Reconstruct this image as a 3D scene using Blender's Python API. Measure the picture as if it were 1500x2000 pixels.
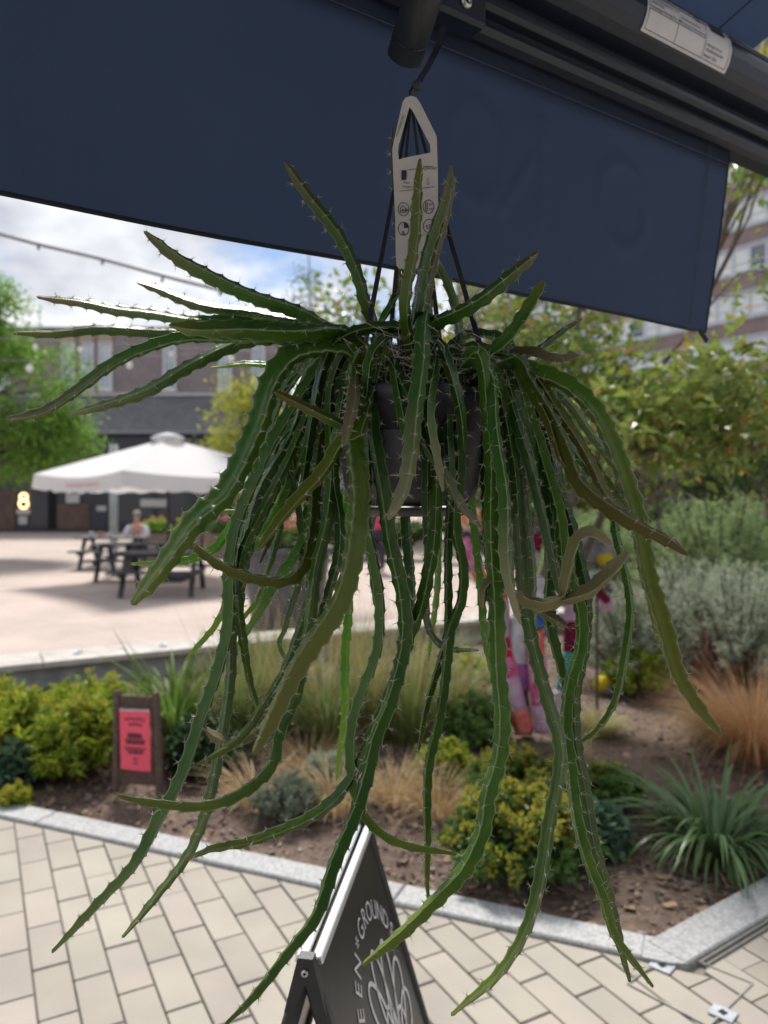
import bpy, bmesh, math, random
import numpy as np
from mathutils import Vector

random.seed(7)
rng = np.random.default_rng(7)
sc = bpy.context.scene
for o in list(bpy.data.objects):
    bpy.data.objects.remove(o)
R = math.radians

# ------------------------------------------------------------------ camera, sky, sun, exposure
EYE = 1.65          # height of the phone above the paving
F = 1500.0          # focal length in photograph pixels (photograph is 1500 x 2000)
HOR = 960.0         # picture row of the horizon
cam_d = bpy.data.cameras.new('camera')
cam = bpy.data.objects.new('camera', cam_d)
sc.collection.objects.link(cam)
cam.location = (0, 0, EYE)
cam.rotation_euler = (R(90), 0, 0)
cam_d.sensor_fit = 'VERTICAL'
cam_d.sensor_height = 36.0
cam_d.sensor_width = 27.0
cam_d.lens = 36.0 * F / 2000.0
cam_d.shift_y = -(1000 - HOR) / 2000.0
cam_d.clip_start = 0.05
cam_d.clip_end = 3000
cam_d.dof.use_dof = True
cam_d.dof.focus_distance = 0.93
cam_d.dof.aperture_fstop = 4.4
sc.camera = cam

SUN_EL, SUN_AZ = 52.0, -12.0      # azimuth measured from +Y (view direction) towards +X
w = bpy.data.worlds.new('World')
sc.world = w
w.use_nodes = True
nt = w.node_tree
nt.nodes.clear()
wo = nt.nodes.new('ShaderNodeOutputWorld')
bg = nt.nodes.new('ShaderNodeBackground')
sky = nt.nodes.new('ShaderNodeTexSky')
sky.sky_type = 'NISHITA'
sky.sun_disc = False
sky.sun_elevation = R(SUN_EL)
sky.sun_rotation = R(SUN_AZ)
sky.air_density = 1.0
sky.dust_density = 1.4
tc = nt.nodes.new('ShaderNodeTexCoord')
mp = nt.nodes.new('ShaderNodeMapping')
mp.inputs['Scale'].default_value = (1.6, 1.6, 3.4)
mp.inputs['Location'].default_value = (19.9, 18.99, 10.88)
n1 = nt.nodes.new('ShaderNodeTexNoise')
n1.inputs['Scale'].default_value = 1.7
n1.inputs['Detail'].default_value = 7
n1.inputs['Roughness'].default_value = 0.58
cr = nt.nodes.new('ShaderNodeValToRGB')
cr.color_ramp.elements[0].position = 0.40
cr.color_ramp.elements[1].position = 0.50
n2 = nt.nodes.new('ShaderNodeTexNoise')
n2.inputs['Scale'].default_value = 4.0
n2.inputs['Detail'].default_value = 5
cr2 = nt.nodes.new('ShaderNodeValToRGB')
cr2.color_ramp.elements[0].position = 0.34
cr2.color_ramp.elements[0].color = (3.3, 3.45, 3.9, 1)
cr2.color_ramp.elements[1].position = 0.62
cr2.color_ramp.elements[1].color = (6.2, 6.3, 6.4, 1)
mx = nt.nodes.new('ShaderNodeMixRGB')
nt.links.new(tc.outputs['Generated'], mp.inputs['Vector'])
nt.links.new(mp.outputs['Vector'], n1.inputs['Vector'])
nt.links.new(mp.outputs['Vector'], n2.inputs['Vector'])
nt.links.new(n1.outputs['Fac'], cr.inputs['Fac'])
nt.links.new(n2.outputs['Fac'], cr2.inputs['Fac'])
nt.links.new(cr.outputs['Color'], mx.inputs['Fac'])
dk = nt.nodes.new('ShaderNodeMixRGB')
dk.blend_type = 'MULTIPLY'
dk.inputs['Fac'].default_value = 1.0
dk.inputs['Color2'].default_value = (0.42, 0.50, 0.60, 1)     # clearer, deeper blue between the clouds
nt.links.new(sky.outputs['Color'], dk.inputs['Color1'])
nt.links.new(dk.outputs['Color'], mx.inputs['Color1'])
nt.links.new(cr2.outputs['Color'], mx.inputs['Color2'])
nt.links.new(mx.outputs['Color'], bg.inputs['Color'])
bg.inputs['Strength'].default_value = 0.10
nt.links.new(bg.outputs['Background'], wo.inputs['Surface'])

sd = bpy.data.lights.new('sun', 'SUN')
sd.energy = 3.2
sd.angle = R(12)
sd.color = (1.0, 0.95, 0.88)
so = bpy.data.objects.new('sun', sd)
sc.collection.objects.link(so)
_d = Vector((math.sin(R(SUN_AZ)) * math.cos(R(SUN_EL)), math.cos(R(SUN_AZ)) * math.cos(R(SUN_EL)), math.sin(R(SUN_EL))))
so.rotation_euler = _d.to_track_quat('Z', 'Y').to_euler()
so.location = (0, 0, 20)

sc.view_settings.view_transform = 'Standard'
sc.view_settings.look = 'None'
sc.view_settings.gamma = 1
sc.view_settings.use_curve_mapping = False
sc.view_settings.exposure = 0.90
sc.cycles.max_bounces = 7
sc.cycles.diffuse_bounces = 3
sc.cycles.transparent_max_bounces = 8
sc.cycles.use_denoising = True

# ------------------------------------------------------------------ helpers
C = sc.collection
ORG = {}

def P(px, py, Y):
    """the point at depth Y that the photograph shows at (px, py)"""
    return np.array([(px - 750) / F * Y, Y, EYE + (HOR - py) / F * Y])

def gp(px, py, z=0.0):
    Y = (EYE - z) * F / (py - HOR)
    return np.array([(px - 750) / F * Y, Y, z])

def unit(v):
    v = np.asarray(v, float)
    return v / max(1e-9, np.linalg.norm(v))

def rows_unit(v):
    return v / np.maximum(1e-9, np.linalg.norm(v, axis=1, keepdims=True))

class MB:
    def __init__(s):
        s.v = []; s.n = 0; s.fa = []; s.att = None
    def add(s, V, Fc):
        V = np.asarray(V, float).reshape(-1, 3)
        if isinstance(Fc, np.ndarray):
            s.fa.append(Fc + s.n)
        else:
            by = {}
            for f in Fc:
                by.setdefault(len(f), []).append(f)
            for k, l in by.items():
                s.fa.append(np.array(l, int) + s.n)
        s.v.append(V); s.n += len(V)
        return s
    def verts(s):
        return np.concatenate(s.v) if s.v else np.zeros((0, 3))
    def mesh(s, name, org=(0, 0, 0), smooth=False):
        V = s.verts() - np.asarray(org, float)
        me = bpy.data.meshes.new(name)
        me.vertices.add(len(V))
        me.vertices.foreach_set('co', V.ravel())
        loops = np.concatenate([a.ravel() for a in s.fa]).astype(np.int32)
        tot = np.concatenate([np.full(len(a), a.shape[1], np.int32) for a in s.fa])
        st = np.concatenate([[0], np.cumsum(tot)[:-1]]).astype(np.int32)
        me.loops.add(len(loops))
        me.loops.foreach_set('vertex_index', loops)
        me.polygons.add(len(tot))
        me.polygons.foreach_set('loop_start', st)
        me.polygons.foreach_set('use_smooth', np.full(len(tot), bool(smooth)))
        me.update(calc_edges=True)
        if s.att is not None:
            for k, a in s.att.items():
                at = me.attributes.new(k, 'FLOAT', 'POINT')
                at.data.foreach_set('value', np.asarray(a, np.float32))
        me.validate()
        return me
    def build(s, name, mat, parent=None, smooth=False, org=None):
        if parent is not None:
            o0 = ORG[parent.name]
        elif org is not None:
            o0 = np.asarray(org, float)
        else:
            o0 = np.zeros(3)
        me = s.mesh(name, o0, smooth)
        if mat:
            me.materials.append(mat)
        ob = bpy.data.objects.new(name, me)
        C.objects.link(ob)
        if parent is not None:
            ob.parent = parent
        else:
            ob.location = o0
        ORG[ob.name] = o0
        return ob

def tag(o, label=None, cat=None, group=None, kind=None):
    if label: o['label'] = label
    if cat: o['category'] = cat
    if group: o['group'] = group
    if kind: o['kind'] = kind
    return o

def thing(name, loc, label, cat, group=None):
    e = bpy.data.objects.new(name, None)
    e.empty_display_size = 0.05
    C.objects.link(e)
    e.location = tuple(float(a) for a in loc)
    ORG[e.name] = np.asarray(loc, float)
    return tag(e, label, cat, group)

def share(name, me, parent, loc, rz=0.0, rot=None, scale=None):
    """a further object that shares a mesh, child of PARENT, at world LOC"""
    o = bpy.data.objects.new(name, me)
    C.objects.link(o)
    o0 = ORG[parent.name] if parent is not None else np.zeros(3)
    o.parent = parent
    o.location = tuple(float(a) for a in (np.asarray(loc, float) - o0))
    o.rotation_euler = rot if rot is not None else (0, 0, rz)
    if scale is not None:
        o.scale = scale
    return o

def box(c, s, ax=None, bevel=0.0):
    """box as verts, faces; AX = 3x3 rows of axes"""
    h = np.asarray(s, float) / 2
    if bevel <= 0:
        V = np.array([[x, y, z] for x in (-1, 1) for y in (-1, 1) for z in (-1, 1)], float) * h
        Fc = [(0, 1, 3, 2), (4, 6, 7, 5), (0, 4, 5, 1), (2, 3, 7, 6), (0, 2, 6, 4), (1, 5, 7, 3)]
    else:
        b = bevel
        V = []; idx = {}
        for x in (-1, 1):
            for y in (-1, 1):
                for z in (-1, 1):
                    for k in range(3):
                        p = np.array([x, y, z], float) * (h - b)
                        p[k] = (x, y, z)[k] * h[k]
                        idx[(x, y, z, k)] = len(V); V.append(p)
        V = np.array(V); Fc = []
        for k in range(3):
            i, j = [a for a in range(3) if a != k]
            for sgn in (-1, 1):
                q = []
                for (a, bb) in ((-1, -1), (1, -1), (1, 1), (-1, 1)):
                    t = [0, 0, 0]; t[k] = sgn; t[i] = a; t[j] = bb
                    q.append(idx[(t[0], t[1], t[2], k)])
                Fc.append(tuple(q))
        for k in range(3):
            i, j = [a for a in range(3) if a != k]
            for a in (-1, 1):
                for bb in (-1, 1):
                    q = []
                    for (kk, axn) in ((-1, i), (1, i), (1, j), (-1, j)):
                        t = [0, 0, 0]; t[k] = kk; t[i] = a; t[j] = bb
                        q.append(idx[(t[0], t[1], t[2], axn)])
                    Fc.append(tuple(q))
        for x in (-1, 1):
            for y in (-1, 1):
                for z in (-1, 1):
                    Fc.append((idx[(x, y, z, 0)], idx[(x, y, z, 1)], idx[(x, y, z, 2)]))
    if ax is not None:
        V = V @ np.asarray(ax, float)
    return V + np.asarray(c, float), Fc

def beam(a, b, wdt, hgt, up=(0, 0, 1), bevel=0.0):
    a = np.asarray(a, float); b = np.asarray(b, float)
    d = unit(b - a)
    s_ = unit(np.cross(d, up)); u = np.cross(s_, d)
    return box((a + b) / 2, (np.linalg.norm(b - a), wdt, hgt), np.array([d, s_, u]), bevel)

def frames(pts):
    pts = np.asarray(pts, float)
    T = rows_unit(np.gradient(pts, axis=0))
    u = np.array([0, 0, 1.0]) if abs(T[0][2]) < 0.9 else np.array([1.0, 0, 0])
    N = []
    n = unit(np.cross(np.cross(T[0], u), T[0]))
    for t in T:
        n = unit(n - t * np.dot(n, t)); N.append(n)
    N = np.array(N)
    return T, N, np.cross(T, N)

def tube(pts, r, n=8, cap=True):
    pts = np.asarray(pts, float); m = len(pts)
    r = np.broadcast_to(np.asarray(r, float), (m,))
    T, N, B = frames(pts)
    a = np.linspace(0, 2 * np.pi, n, endpoint=False)
    V = (pts[:, None, :] + r[:, None, None] * (np.cos(a)[None, :, None] * N[:, None, :] + np.sin(a)[None, :, None] * B[:, None, :])).reshape(-1, 3)
    i = np.arange(m - 1)[:, None] * n; j = np.arange(n)[None, :]; k = (j + 1) % n
    Q = np.stack([i + j, i + k, i + n + k, i + n + j], -1).reshape(-1, 4)
    Fc = [tuple(q) for q in Q]
    if cap:
        Fc += [tuple(range(n))[::-1], tuple(range((m - 1) * n, m * n))]
    return V, Fc

def lathe(prof, c=(0, 0, 0), n=32, cap=False):
    prof = np.asarray(prof, float); m = len(prof)
    a = np.linspace(0, 2 * np.pi, n, endpoint=False)
    V = np.stack([prof[:, 0:1] * np.cos(a), prof[:, 0:1] * np.sin(a), np.repeat(prof[:, 1:2], n, 1)], -1).reshape(-1, 3) + np.asarray(c, float)
    i = np.arange(m - 1)[:, None] * n; j = np.arange(n)[None, :]; k = (j + 1) % n
    Fc = [tuple(q) for q in np.stack([i + j, i + k, i + n + k, i + n + j], -1).reshape(-1, 4)]
    if cap:
        Fc += [tuple(range(n))[::-1], tuple(range((m - 1) * n, m * n))]
    return V, Fc

def prism(poly, ex):
    """polygon (n,3) extruded by vector EX"""
    poly = np.asarray(poly, float); n = len(poly)
    V = np.concatenate([poly, poly + np.asarray(ex, float)])
    Fc = [tuple(range(n))[::-1], tuple(range(n, 2 * n))] + [(i, (i + 1) % n, n + (i + 1) % n, n + i) for i in range(n)]
    return V, Fc

def spline(pts, n):
    """centripetal-ish Catmull-Rom through PTS (m,k), n samples even in arc length"""
    pts = np.asarray(pts, float)
    p = np.concatenate([[2 * pts[0] - pts[1]], pts, [2 * pts[-1] - pts[-2]]])
    out = []
    for i in range(1, len(p) - 2):
        t = np.linspace(0, 1, 24, endpoint=False)[:, None]
        a, b, c_, d = p[i - 1], p[i], p[i + 1], p[i + 2]
        out.append(0.5 * ((2 * b) + (-a + c_) * t + (2 * a - 5 * b + 4 * c_ - d) * t ** 2 + (-a + 3 * b - 3 * c_ + d) * t ** 3))
    out.append(p[-2][None, :])
    q = np.concatenate(out)
    s_ = np.concatenate([[0], np.cumsum(np.linalg.norm(np.diff(q[:, :3], axis=0), axis=1))])
    if np.isscalar(n):
        n = np.linspace(0, 1, n)
    return np.stack([np.interp(n * s_[-1], s_, q[:, k]) for k in range(q.shape[1])], 1), s_[-1]

_tcache = {}
def text_mesh(s, size=1.0, align='CENTER'):
    k = (s, align)
    if k not in _tcache:
        cu = bpy.data.curves.new('t', 'FONT'); cu.body = s; cu.align_x = align; cu.resolution_u = 3
        ob = bpy.data.objects.new('t', cu); C.objects.link(ob)
        dg = bpy.context.evaluated_depsgraph_get()
        me = bpy.data.meshes.new_from_object(ob.evaluated_get(dg))
        V = np.array([v.co[:] for v in me.vertices]).reshape(-1, 3); Fc = [tuple(p.vertices) for p in me.polygons]
        bpy.data.objects.remove(ob); bpy.data.curves.remove(cu); bpy.data.meshes.remove(me)
        _tcache[k] = (V, Fc)
    V, Fc = _tcache[k]
    return V * size, Fc

def stroke(pts2, wd, closed=False):
    """a flat line of width WD through 2-D points"""
    p = np.asarray(pts2, float); n = len(p)
    if closed:
        t = np.roll(p, -1, 0) - np.roll(p, 1, 0)
    else:
        t = np.gradient(p, axis=0)
    t = t / np.maximum(1e-9, np.linalg.norm(t, axis=1, keepdims=True))
    nn = np.stack([-t[:, 1], t[:, 0]], 1) * wd / 2
    V = np.concatenate([p + nn, p - nn]); V = np.concatenate([V, np.zeros((2 * n, 1))], 1)
    m = n if closed else n - 1
    return V, [(i, (i + 1) % n, n + (i + 1) % n, n + i) for i in range(m)]

# ------------------------------------------------------------------ materials
MATS = {}
def ncol(nodes, links, sock, c1, c2, scale, detail=4, lo=0.35, hi=0.65, vec=None):
    nz = nodes.new('ShaderNodeTexNoise'); nz.inputs['Scale'].default_value = scale; nz.inputs['Detail'].default_value = detail
    if vec: links.new(vec, nz.inputs['Vector'])
    r = nodes.new('ShaderNodeValToRGB')
    r.color_ramp.elements[0].position = lo; r.color_ramp.elements[0].color = (*c1, 1)
    r.color_ramp.elements[1].position = hi; r.color_ramp.elements[1].color = (*c2, 1)
    links.new(nz.outputs['Fac'], r.inputs['Fac'])
    links.new(r.outputs['Color'], sock)
    return r

def mat(name, c1, c2=None, scale=20, rough=0.6, metal=0.0, bump=0.0, bscale=None, spec=0.5, detail=4, vary=0.0, lo=0.35, hi=0.65, coat=0.0, world=False):
    if name in MATS: return MATS[name]
    m = bpy.data.materials.new(name); m.use_nodes = True; MATS[name] = m
    n, l = m.node_tree.nodes, m.node_tree.links
    b = n['Principled BSDF']
    b.inputs['Roughness'].default_value = rough; b.inputs['Metallic'].default_value = metal
    b.inputs['Specular IOR Level'].default_value = spec
    if coat: b.inputs['Coat Weight'].default_value = coat
    t = n.new('ShaderNodeTexCoord')
    TO = n.new('ShaderNodeNewGeometry').outputs['Position'] if world else t.outputs['Object']
    if c2 is None: c2 = tuple(a * 0.8 for a in c1)
    if vary:
        oi = n.new('ShaderNodeObjectInfo'); hs = n.new('ShaderNodeHueSaturation')
        mr = n.new('ShaderNodeMapRange'); mr.inputs['To Min'].default_value = 1 - vary; mr.inputs['To Max'].default_value = 1 + vary
        l.new(oi.outputs['Random'], mr.inputs['Value']); l.new(mr.outputs['Result'], hs.inputs['Value'])
        mr2 = n.new('ShaderNodeMapRange'); mr2.inputs['To Min'].default_value = 0.485; mr2.inputs['To Max'].default_value = 0.515
        mu = n.new('ShaderNodeMath'); mu.operation = 'MULTIPLY'; mu.inputs[1].default_value = 7.31
        fr = n.new('ShaderNodeMath'); fr.operation = 'FRACT'
        l.new(oi.outputs['Random'], mu.inputs[0]); l.new(mu.outputs[0], fr.inputs[0]); l.new(fr.outputs[0], mr2.inputs['Value'])
        l.new(mr2.outputs['Result'], hs.inputs['Hue'])
        l.new(hs.outputs['Color'], b.inputs['Base Color'])
        ncol(n, l, hs.inputs['Color'], c1, c2, scale, detail, lo, hi, TO)
    else:
        ncol(n, l, b.inputs['Base Color'], c1, c2, scale, detail, lo, hi, TO)
    if bump:
        bz = n.new('ShaderNodeTexNoise'); bz.inputs['Scale'].default_value = bscale or scale * 3; bz.inputs['Detail'].default_value = 5
        l.new(TO, bz.inputs['Vector'])
        bp = n.new('ShaderNodeBump'); bp.inputs['Strength'].default_value = bump; bp.inputs['Distance'].default_value = 0.01
        l.new(bz.outputs['Fac'], bp.inputs['Height']); l.new(bp.outputs['Normal'], b.inputs['Normal'])
    return m

def leafmat(name, cols, rough=0.5, trans=0.35, spec=0.4):
    """each leaf (mesh island) takes its own colour out of COLS; thin, so light also comes through"""
    if name in MATS: return MATS[name]
    m = bpy.data.materials.new(name); m.use_nodes = True; MATS[name] = m
    n, l = m.node_tree.nodes, m.node_tree.links
    b = n['Principled BSDF']; out = n['Material Output']
    b.inputs['Roughness'].default_value = rough; b.inputs['Specular IOR Level'].default_value = spec
    g = n.new('ShaderNodeNewGeometry'); r = n.new('ShaderNodeValToRGB')
    el = r.color_ramp.elements
    for i, c in enumerate(cols):
        p = i / max(1, len(cols) - 1)
        e = el[i] if i < 2 else el.new(p)
        e.position = p; e.color = (*c, 1)
    l.new(g.outputs['Random Per Island'], r.inputs['Fac'])
    oi = n.new('ShaderNodeObjectInfo'); hs = n.new('ShaderNodeHueSaturation'); mr = n.new('ShaderNodeMapRange')
    mr.inputs['To Min'].default_value = 0.85; mr.inputs['To Max'].default_value = 1.15
    l.new(oi.outputs['Random'], mr.inputs['Value']); l.new(mr.outputs['Result'], hs.inputs['Value'])
    l.new(r.outputs['Color'], hs.inputs['Color']); l.new(hs.outputs['Color'], b.inputs['Base Color'])
    tr = n.new('ShaderNodeBsdfTranslucent'); ms = n.new('ShaderNodeMixShader'); ms.inputs['Fac'].default_value = trans
    l.new(hs.outputs['Color'], tr.inputs['Color'])
    l.new(b.outputs['BSDF'], ms.inputs[1]); l.new(tr.outputs['BSDF'], ms.inputs[2]); l.new(ms.outputs['Shader'], out.inputs['Surface'])
    return m

def stemmat(name, cA, cB, tip, tip_from=0.8, trans=0.15, rough=0.36):
    m = bpy.data.materials.new(name); m.use_nodes = True; MATS[name] = m
    n, l = m.node_tree.nodes, m.node_tree.links
    b = n['Principled BSDF']; out = n['Material Output']
    b.inputs['Roughness'].default_value = rough; b.inputs['Specular IOR Level'].default_value = 0.38
    t = n.new('ShaderNodeTexCoord')
    at = n.new('ShaderNodeAttribute'); at.attribute_name = 'along'
    nz = n.new('ShaderNodeTexNoise'); nz.inputs['Scale'].default_value = 26; nz.inputs['Detail'].default_value = 5
    l.new(t.outputs['Object'], nz.inputs['Vector'])
    m1 = n.new('ShaderNodeMixRGB'); m1.inputs['Color1'].default_value = (*cA, 1); m1.inputs['Color2'].default_value = (*cB, 1)
    rr = n.new('ShaderNodeMapRange'); rr.inputs['From Min'].default_value = 0.35; rr.inputs['From Max'].default_value = 0.68
    l.new(nz.outputs['Fac'], rr.inputs['Value']); l.new(rr.outputs['Result'], m1.inputs['Fac'])
    ad = n.new('ShaderNodeMath'); ad.operation = 'MULTIPLY_ADD'; ad.inputs[1].default_value = 0.22; 
    l.new(nz.outputs['Fac'], ad.inputs[0]); l.new(at.outputs['Fac'], ad.inputs[2])
    r2 = n.new('ShaderNodeMapRange'); r2.inputs['From Min'].default_value = tip_from + 0.1; r2.inputs['From Max'].default_value = 1.13
    l.new(ad.outputs[0], r2.inputs['Value'])
    m2 = n.new('ShaderNodeMixRGB'); m2.inputs['Color2'].default_value = (*tip, 1)
    l.new(m1.outputs['Color'], m2.inputs['Color1']); l.new(r2.outputs['Result'], m2.inputs['Fac'])
    # sky glint painted as a pale line along each rib edge
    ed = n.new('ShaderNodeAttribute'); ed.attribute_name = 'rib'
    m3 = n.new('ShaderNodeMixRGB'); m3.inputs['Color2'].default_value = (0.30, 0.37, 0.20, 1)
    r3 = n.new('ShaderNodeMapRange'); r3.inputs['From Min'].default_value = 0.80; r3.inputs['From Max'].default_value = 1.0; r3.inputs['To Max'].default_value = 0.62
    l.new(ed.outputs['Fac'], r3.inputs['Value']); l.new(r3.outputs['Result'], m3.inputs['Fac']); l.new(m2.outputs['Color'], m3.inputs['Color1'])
    oi = n.new('ShaderNodeObjectInfo'); hs = n.new('ShaderNodeHueSaturation'); mr = n.new('ShaderNodeMapRange')
    mr.inputs['To Min'].default_value = 0.75; mr.inputs['To Max'].default_value = 1.3
    l.new(oi.outputs['Random'], mr.inputs['Value']); l.new(mr.outputs['Result'], hs.inputs['Value'])
    l.new(m3.outputs['Color'], hs.inputs['Color']); l.new(hs.outputs['Color'], b.inputs['Base Color'])
    bz = n.new('ShaderNodeTexNoise'); bz.inputs['Scale'].default_value = 160; l.new(t.outputs['Object'], bz.inputs['Vector'])
    bp = n.new('ShaderNodeBump'); bp.inputs['Strength'].default_value = 0.25; bp.inputs['Distance'].default_value = 0.002
    l.new(bz.outputs['Fac'], bp.inputs['Height']); l.new(bp.outputs['Normal'], b.inputs['Normal'])
    tr = n.new('ShaderNodeBsdfTranslucent'); ms = n.new('ShaderNodeMixShader'); ms.inputs['Fac'].default_value = trans
    l.new(hs.outputs['Color'], tr.inputs['Color'])
    l.new(b.outputs['BSDF'], ms.inputs[1]); l.new(tr.outputs['BSDF'], ms.inputs[2]); l.new(ms.outputs['Shader'], out.inputs['Surface'])
    return m

def brickmat(name, c1, c2, mortar, scale, bw, bh, ms=0.02, rough=0.85, axes='XZ', bump=0.3):
    m = bpy.data.materials.new(name); m.use_nodes = True; MATS[name] = m
    n, l = m.node_tree.nodes, m.node_tree.links
    b = n['Principled BSDF']; b.inputs['Roughness'].default_value = rough
    t = n.new('ShaderNodeTexCoord'); sx = n.new('ShaderNodeSeparateXYZ'); cx = n.new('ShaderNodeCombineXYZ')
    l.new(t.outputs['Object'], sx.inputs[0])
    l.new(sx.outputs[axes[0]], cx.inputs['X']); l.new(sx.outputs[axes[1]], cx.inputs['Y'])
    br = n.new('ShaderNodeTexBrick')
    br.inputs['Scale'].default_value = scale; br.inputs['Brick Width'].default_value = bw; br.inputs['Row Height'].default_value = bh
    br.inputs['Mortar Size'].default_value = ms
    br.inputs['Color1'].default_value = (*c1, 1); br.inputs['Color2'].default_value = (*c2, 1); br.inputs['Mortar'].default_value = (*mortar, 1)
    l.new(cx.outputs[0], br.inputs['Vector'])
    nz = n.new('ShaderNodeTexNoise'); nz.inputs['Scale'].default_value = 0.9; nz.inputs['Detail'].default_value = 6
    l.new(t.outputs['Object'], nz.inputs['Vector'])
    mm = n.new('ShaderNodeMixRGB'); mm.blend_type = 'MULTIPLY'; mm.inputs['Fac'].default_value = 0.6
    rp = n.new('ShaderNodeValToRGB'); rp.color_ramp.elements[0].position = 0.3; rp.color_ramp.elements[0].color = (0.7, 0.7, 0.7, 1); rp.color_ramp.elements[1].position = 0.7
    l.new(nz.outputs['Fac'], rp.inputs['Fac']); l.new(br.outputs['Color'], mm.inputs['Color1']); l.new(rp.outputs['Color'], mm.inputs['Color2'])
    l.new(mm.outputs['Color'], b.inputs['Base Color'])
    bp = n.new('ShaderNodeBump'); bp.inputs['Strength'].default_value = bump; bp.inputs['Distance'].default_value = 0.01; bp.invert = True
    l.new(br.outputs['Fac'], bp.inputs['Height']); l.new(bp.outputs['Normal'], b.inputs['Normal'])
    return m

def glow(name, col, s_):
    m = bpy.data.materials.new(name); m.use_nodes = True; MATS[name] = m
    b = m.node_tree.nodes['Principled BSDF']
    b.inputs['Base Color'].default_value = (*col, 1); b.inputs['Emission Color'].default_value = (*col, 1); b.inputs['Emission Strength'].default_value = s_
    return m

black_metal = mat('black_metal', (0.022, 0.024, 0.028), (0.03, 0.032, 0.036), 40, 0.42, 0.2, 0.08, 300)
steel = mat('steel', (0.62, 0.62, 0.6), (0.5, 0.5, 0.49), 60, 0.3, 0.9, 0.05, 200)

# ------------------------------------------------------------------ awning frame of reference
A_ = np.array([0.829, 0.559, 0.0])        # along the front bar, away to the right
N_ = np.array([-0.559, 0.829, 0.0])       # outwards, away from the cafe
O_ = np.array([0.0417, 1.25, EYE])
def AW(t, q, h):
    return O_ + A_ * t - N_ * q + np.array([0, 0, h])

# ------------------------------------------------------------------ the large structure
def poly_sheet(name, pts, z, m, thick=None):
    mb = MB()
    p = np.array([[a[0], a[1], z] for a in pts], float)
    if thick:
        V, Fc = prism(p - np.array([0, 0, thick]), (0, 0, thick)); mb.add(V, Fc)
    else:
        mb.add(p, [tuple(range(len(p)))])
    o = mb.build(name, m)
    return tag(o, kind='structure')

PLZ = -0.20
plaza_m = brickmat('plaza_brick', (0.47, 0.375, 0.325), (0.41, 0.335, 0.30), (0.32, 0.275, 0.245), 1.0, 0.21, 0.105, 0.008, 0.85, 'XY', 0.2)
g = MB(); g.add([[-900, -60, PLZ], [900, -60, PLZ], [900, 1800, PLZ], [-900, 1800, PLZ]], [(0, 1, 2, 3)])
ground = tag(g.build('ground', plaza_m), 'plaza of small pinkish brown paving bricks', kind='structure')

# kerb lines on the ground, outer (paving side) and inner (bed side)
K0, K1 = np.array([-1.94, 3.88]), np.array([0.93, 2.69])
kd = unit(K1 - K0); kn = np.array([-kd[1], kd[0]])          # kn points to the bed
if kn[1] < 0: kn = -kn
M0, M1 = np.array([1.02, 2.64]), np.array([1.482, 2.964])
md = unit(M1 - M0); mn = np.array([-md[1], md[0]])
KA = K0 - kd * 3.6
MBb = M0 + md * 7.0
KW = 0.145
# wall line (front top edge)
W0 = np.array([-5.35, 4.95]); W1 = np.array([2.3, 9.05])
wd_ = unit(W1 - W0); wn = np.array([-wd_[1], wd_[0]])

grit_m = mat('joint_sand', (0.26, 0.235, 0.20), (0.19, 0.17, 0.145), 90, 0.95, 0, 0.6, 400)
pave = poly_sheet('pavement', [(-9, -3), (9, -3), tuple(MBb), tuple(M0 + np.array([-0.03, 0.0])), tuple(K1), tuple(KA), (-9, 6.9)], -0.012, grit_m, 0.25)
soil_m = mat('soil', (0.17, 0.122, 0.095), (0.09, 0.066, 0.053), 26, 0.95, 0, 0.9, 70, 0.2, 9)

def soil_z(x, y):
    return -0.022 + 0.018 * np.sin(x * 3.1 + y * 1.7) * np.cos(y * 2.3 - x) + 0.03 * np.clip((y - 3.2) / 3, 0, 1)

# soil as one bumpy sheet
poly_bed = [tuple(KA + kn * KW), tuple(K1 + kn * KW * 0.9), tuple(M0 + mn * 0.13), tuple(MBb + mn * 0.18), (9.5, 16.0), (2.6, 16.0), tuple(W1 + wn * 0.05), tuple(W0)]
def inside(poly, x, y):
    p = np.asarray(poly); r = np.zeros(np.shape(x), bool)
    for i in range(len(p)):
        x1, y1 = p[i]; x2, y2 = p[(i + 1) % len(p)]
        c_ = ((y1 > y) != (y2 > y)) & (x < (x2 - x1) * (y - y1) / (y2 - y1 + 1e-12) + x1)
        r ^= c_
    return r
bm = bmesh.new()
vs = [bm.verts.new((a[0], a[1], 0)) for a in poly_bed]
bm.faces.new(vs)
bmesh.ops.triangulate(bm, faces=bm.faces[:])
for _ in range(6):
    el = [e for e in bm.edges if e.calc_length() > 0.16]
    if not el: break
    bmesh.ops.subdivide_edges(bm, edges=el, cuts=1, use_grid_fill=False)
    bmesh.ops.triangulate(bm, faces=bm.faces[:])
def _behind_wall(f):
    c_ = f.calc_center_median(); v_ = np.array([c_.x, c_.y])
    return np.dot(v_ - W0, wn) > 0.25 and not inside(poly_bed, np.array(c_.x), np.array(c_.y))
bmesh.ops.delete(bm, geom=[f for f in bm.faces if _behind_wall(f)], context='FACES')
me = bpy.data.meshes.new('flower_bed_soil')
rr = random.Random(3)
for v in bm.verts:
    v.co.z = float(soil_z(v.co.x, v.co.y)) + rr.uniform(-0.012, 0.012)
bm.to_mesh(me); bm.free()
for p_ in me.polygons: p_.use_smooth = True
me.materials.append(soil_m)
soil = bpy.data.objects.new('soil', me); C.objects.link(soil); ORG['soil'] = np.zeros(3)
tag(soil, 'dark brown bark-strewn soil of the flower bed', kind='structure')

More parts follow.
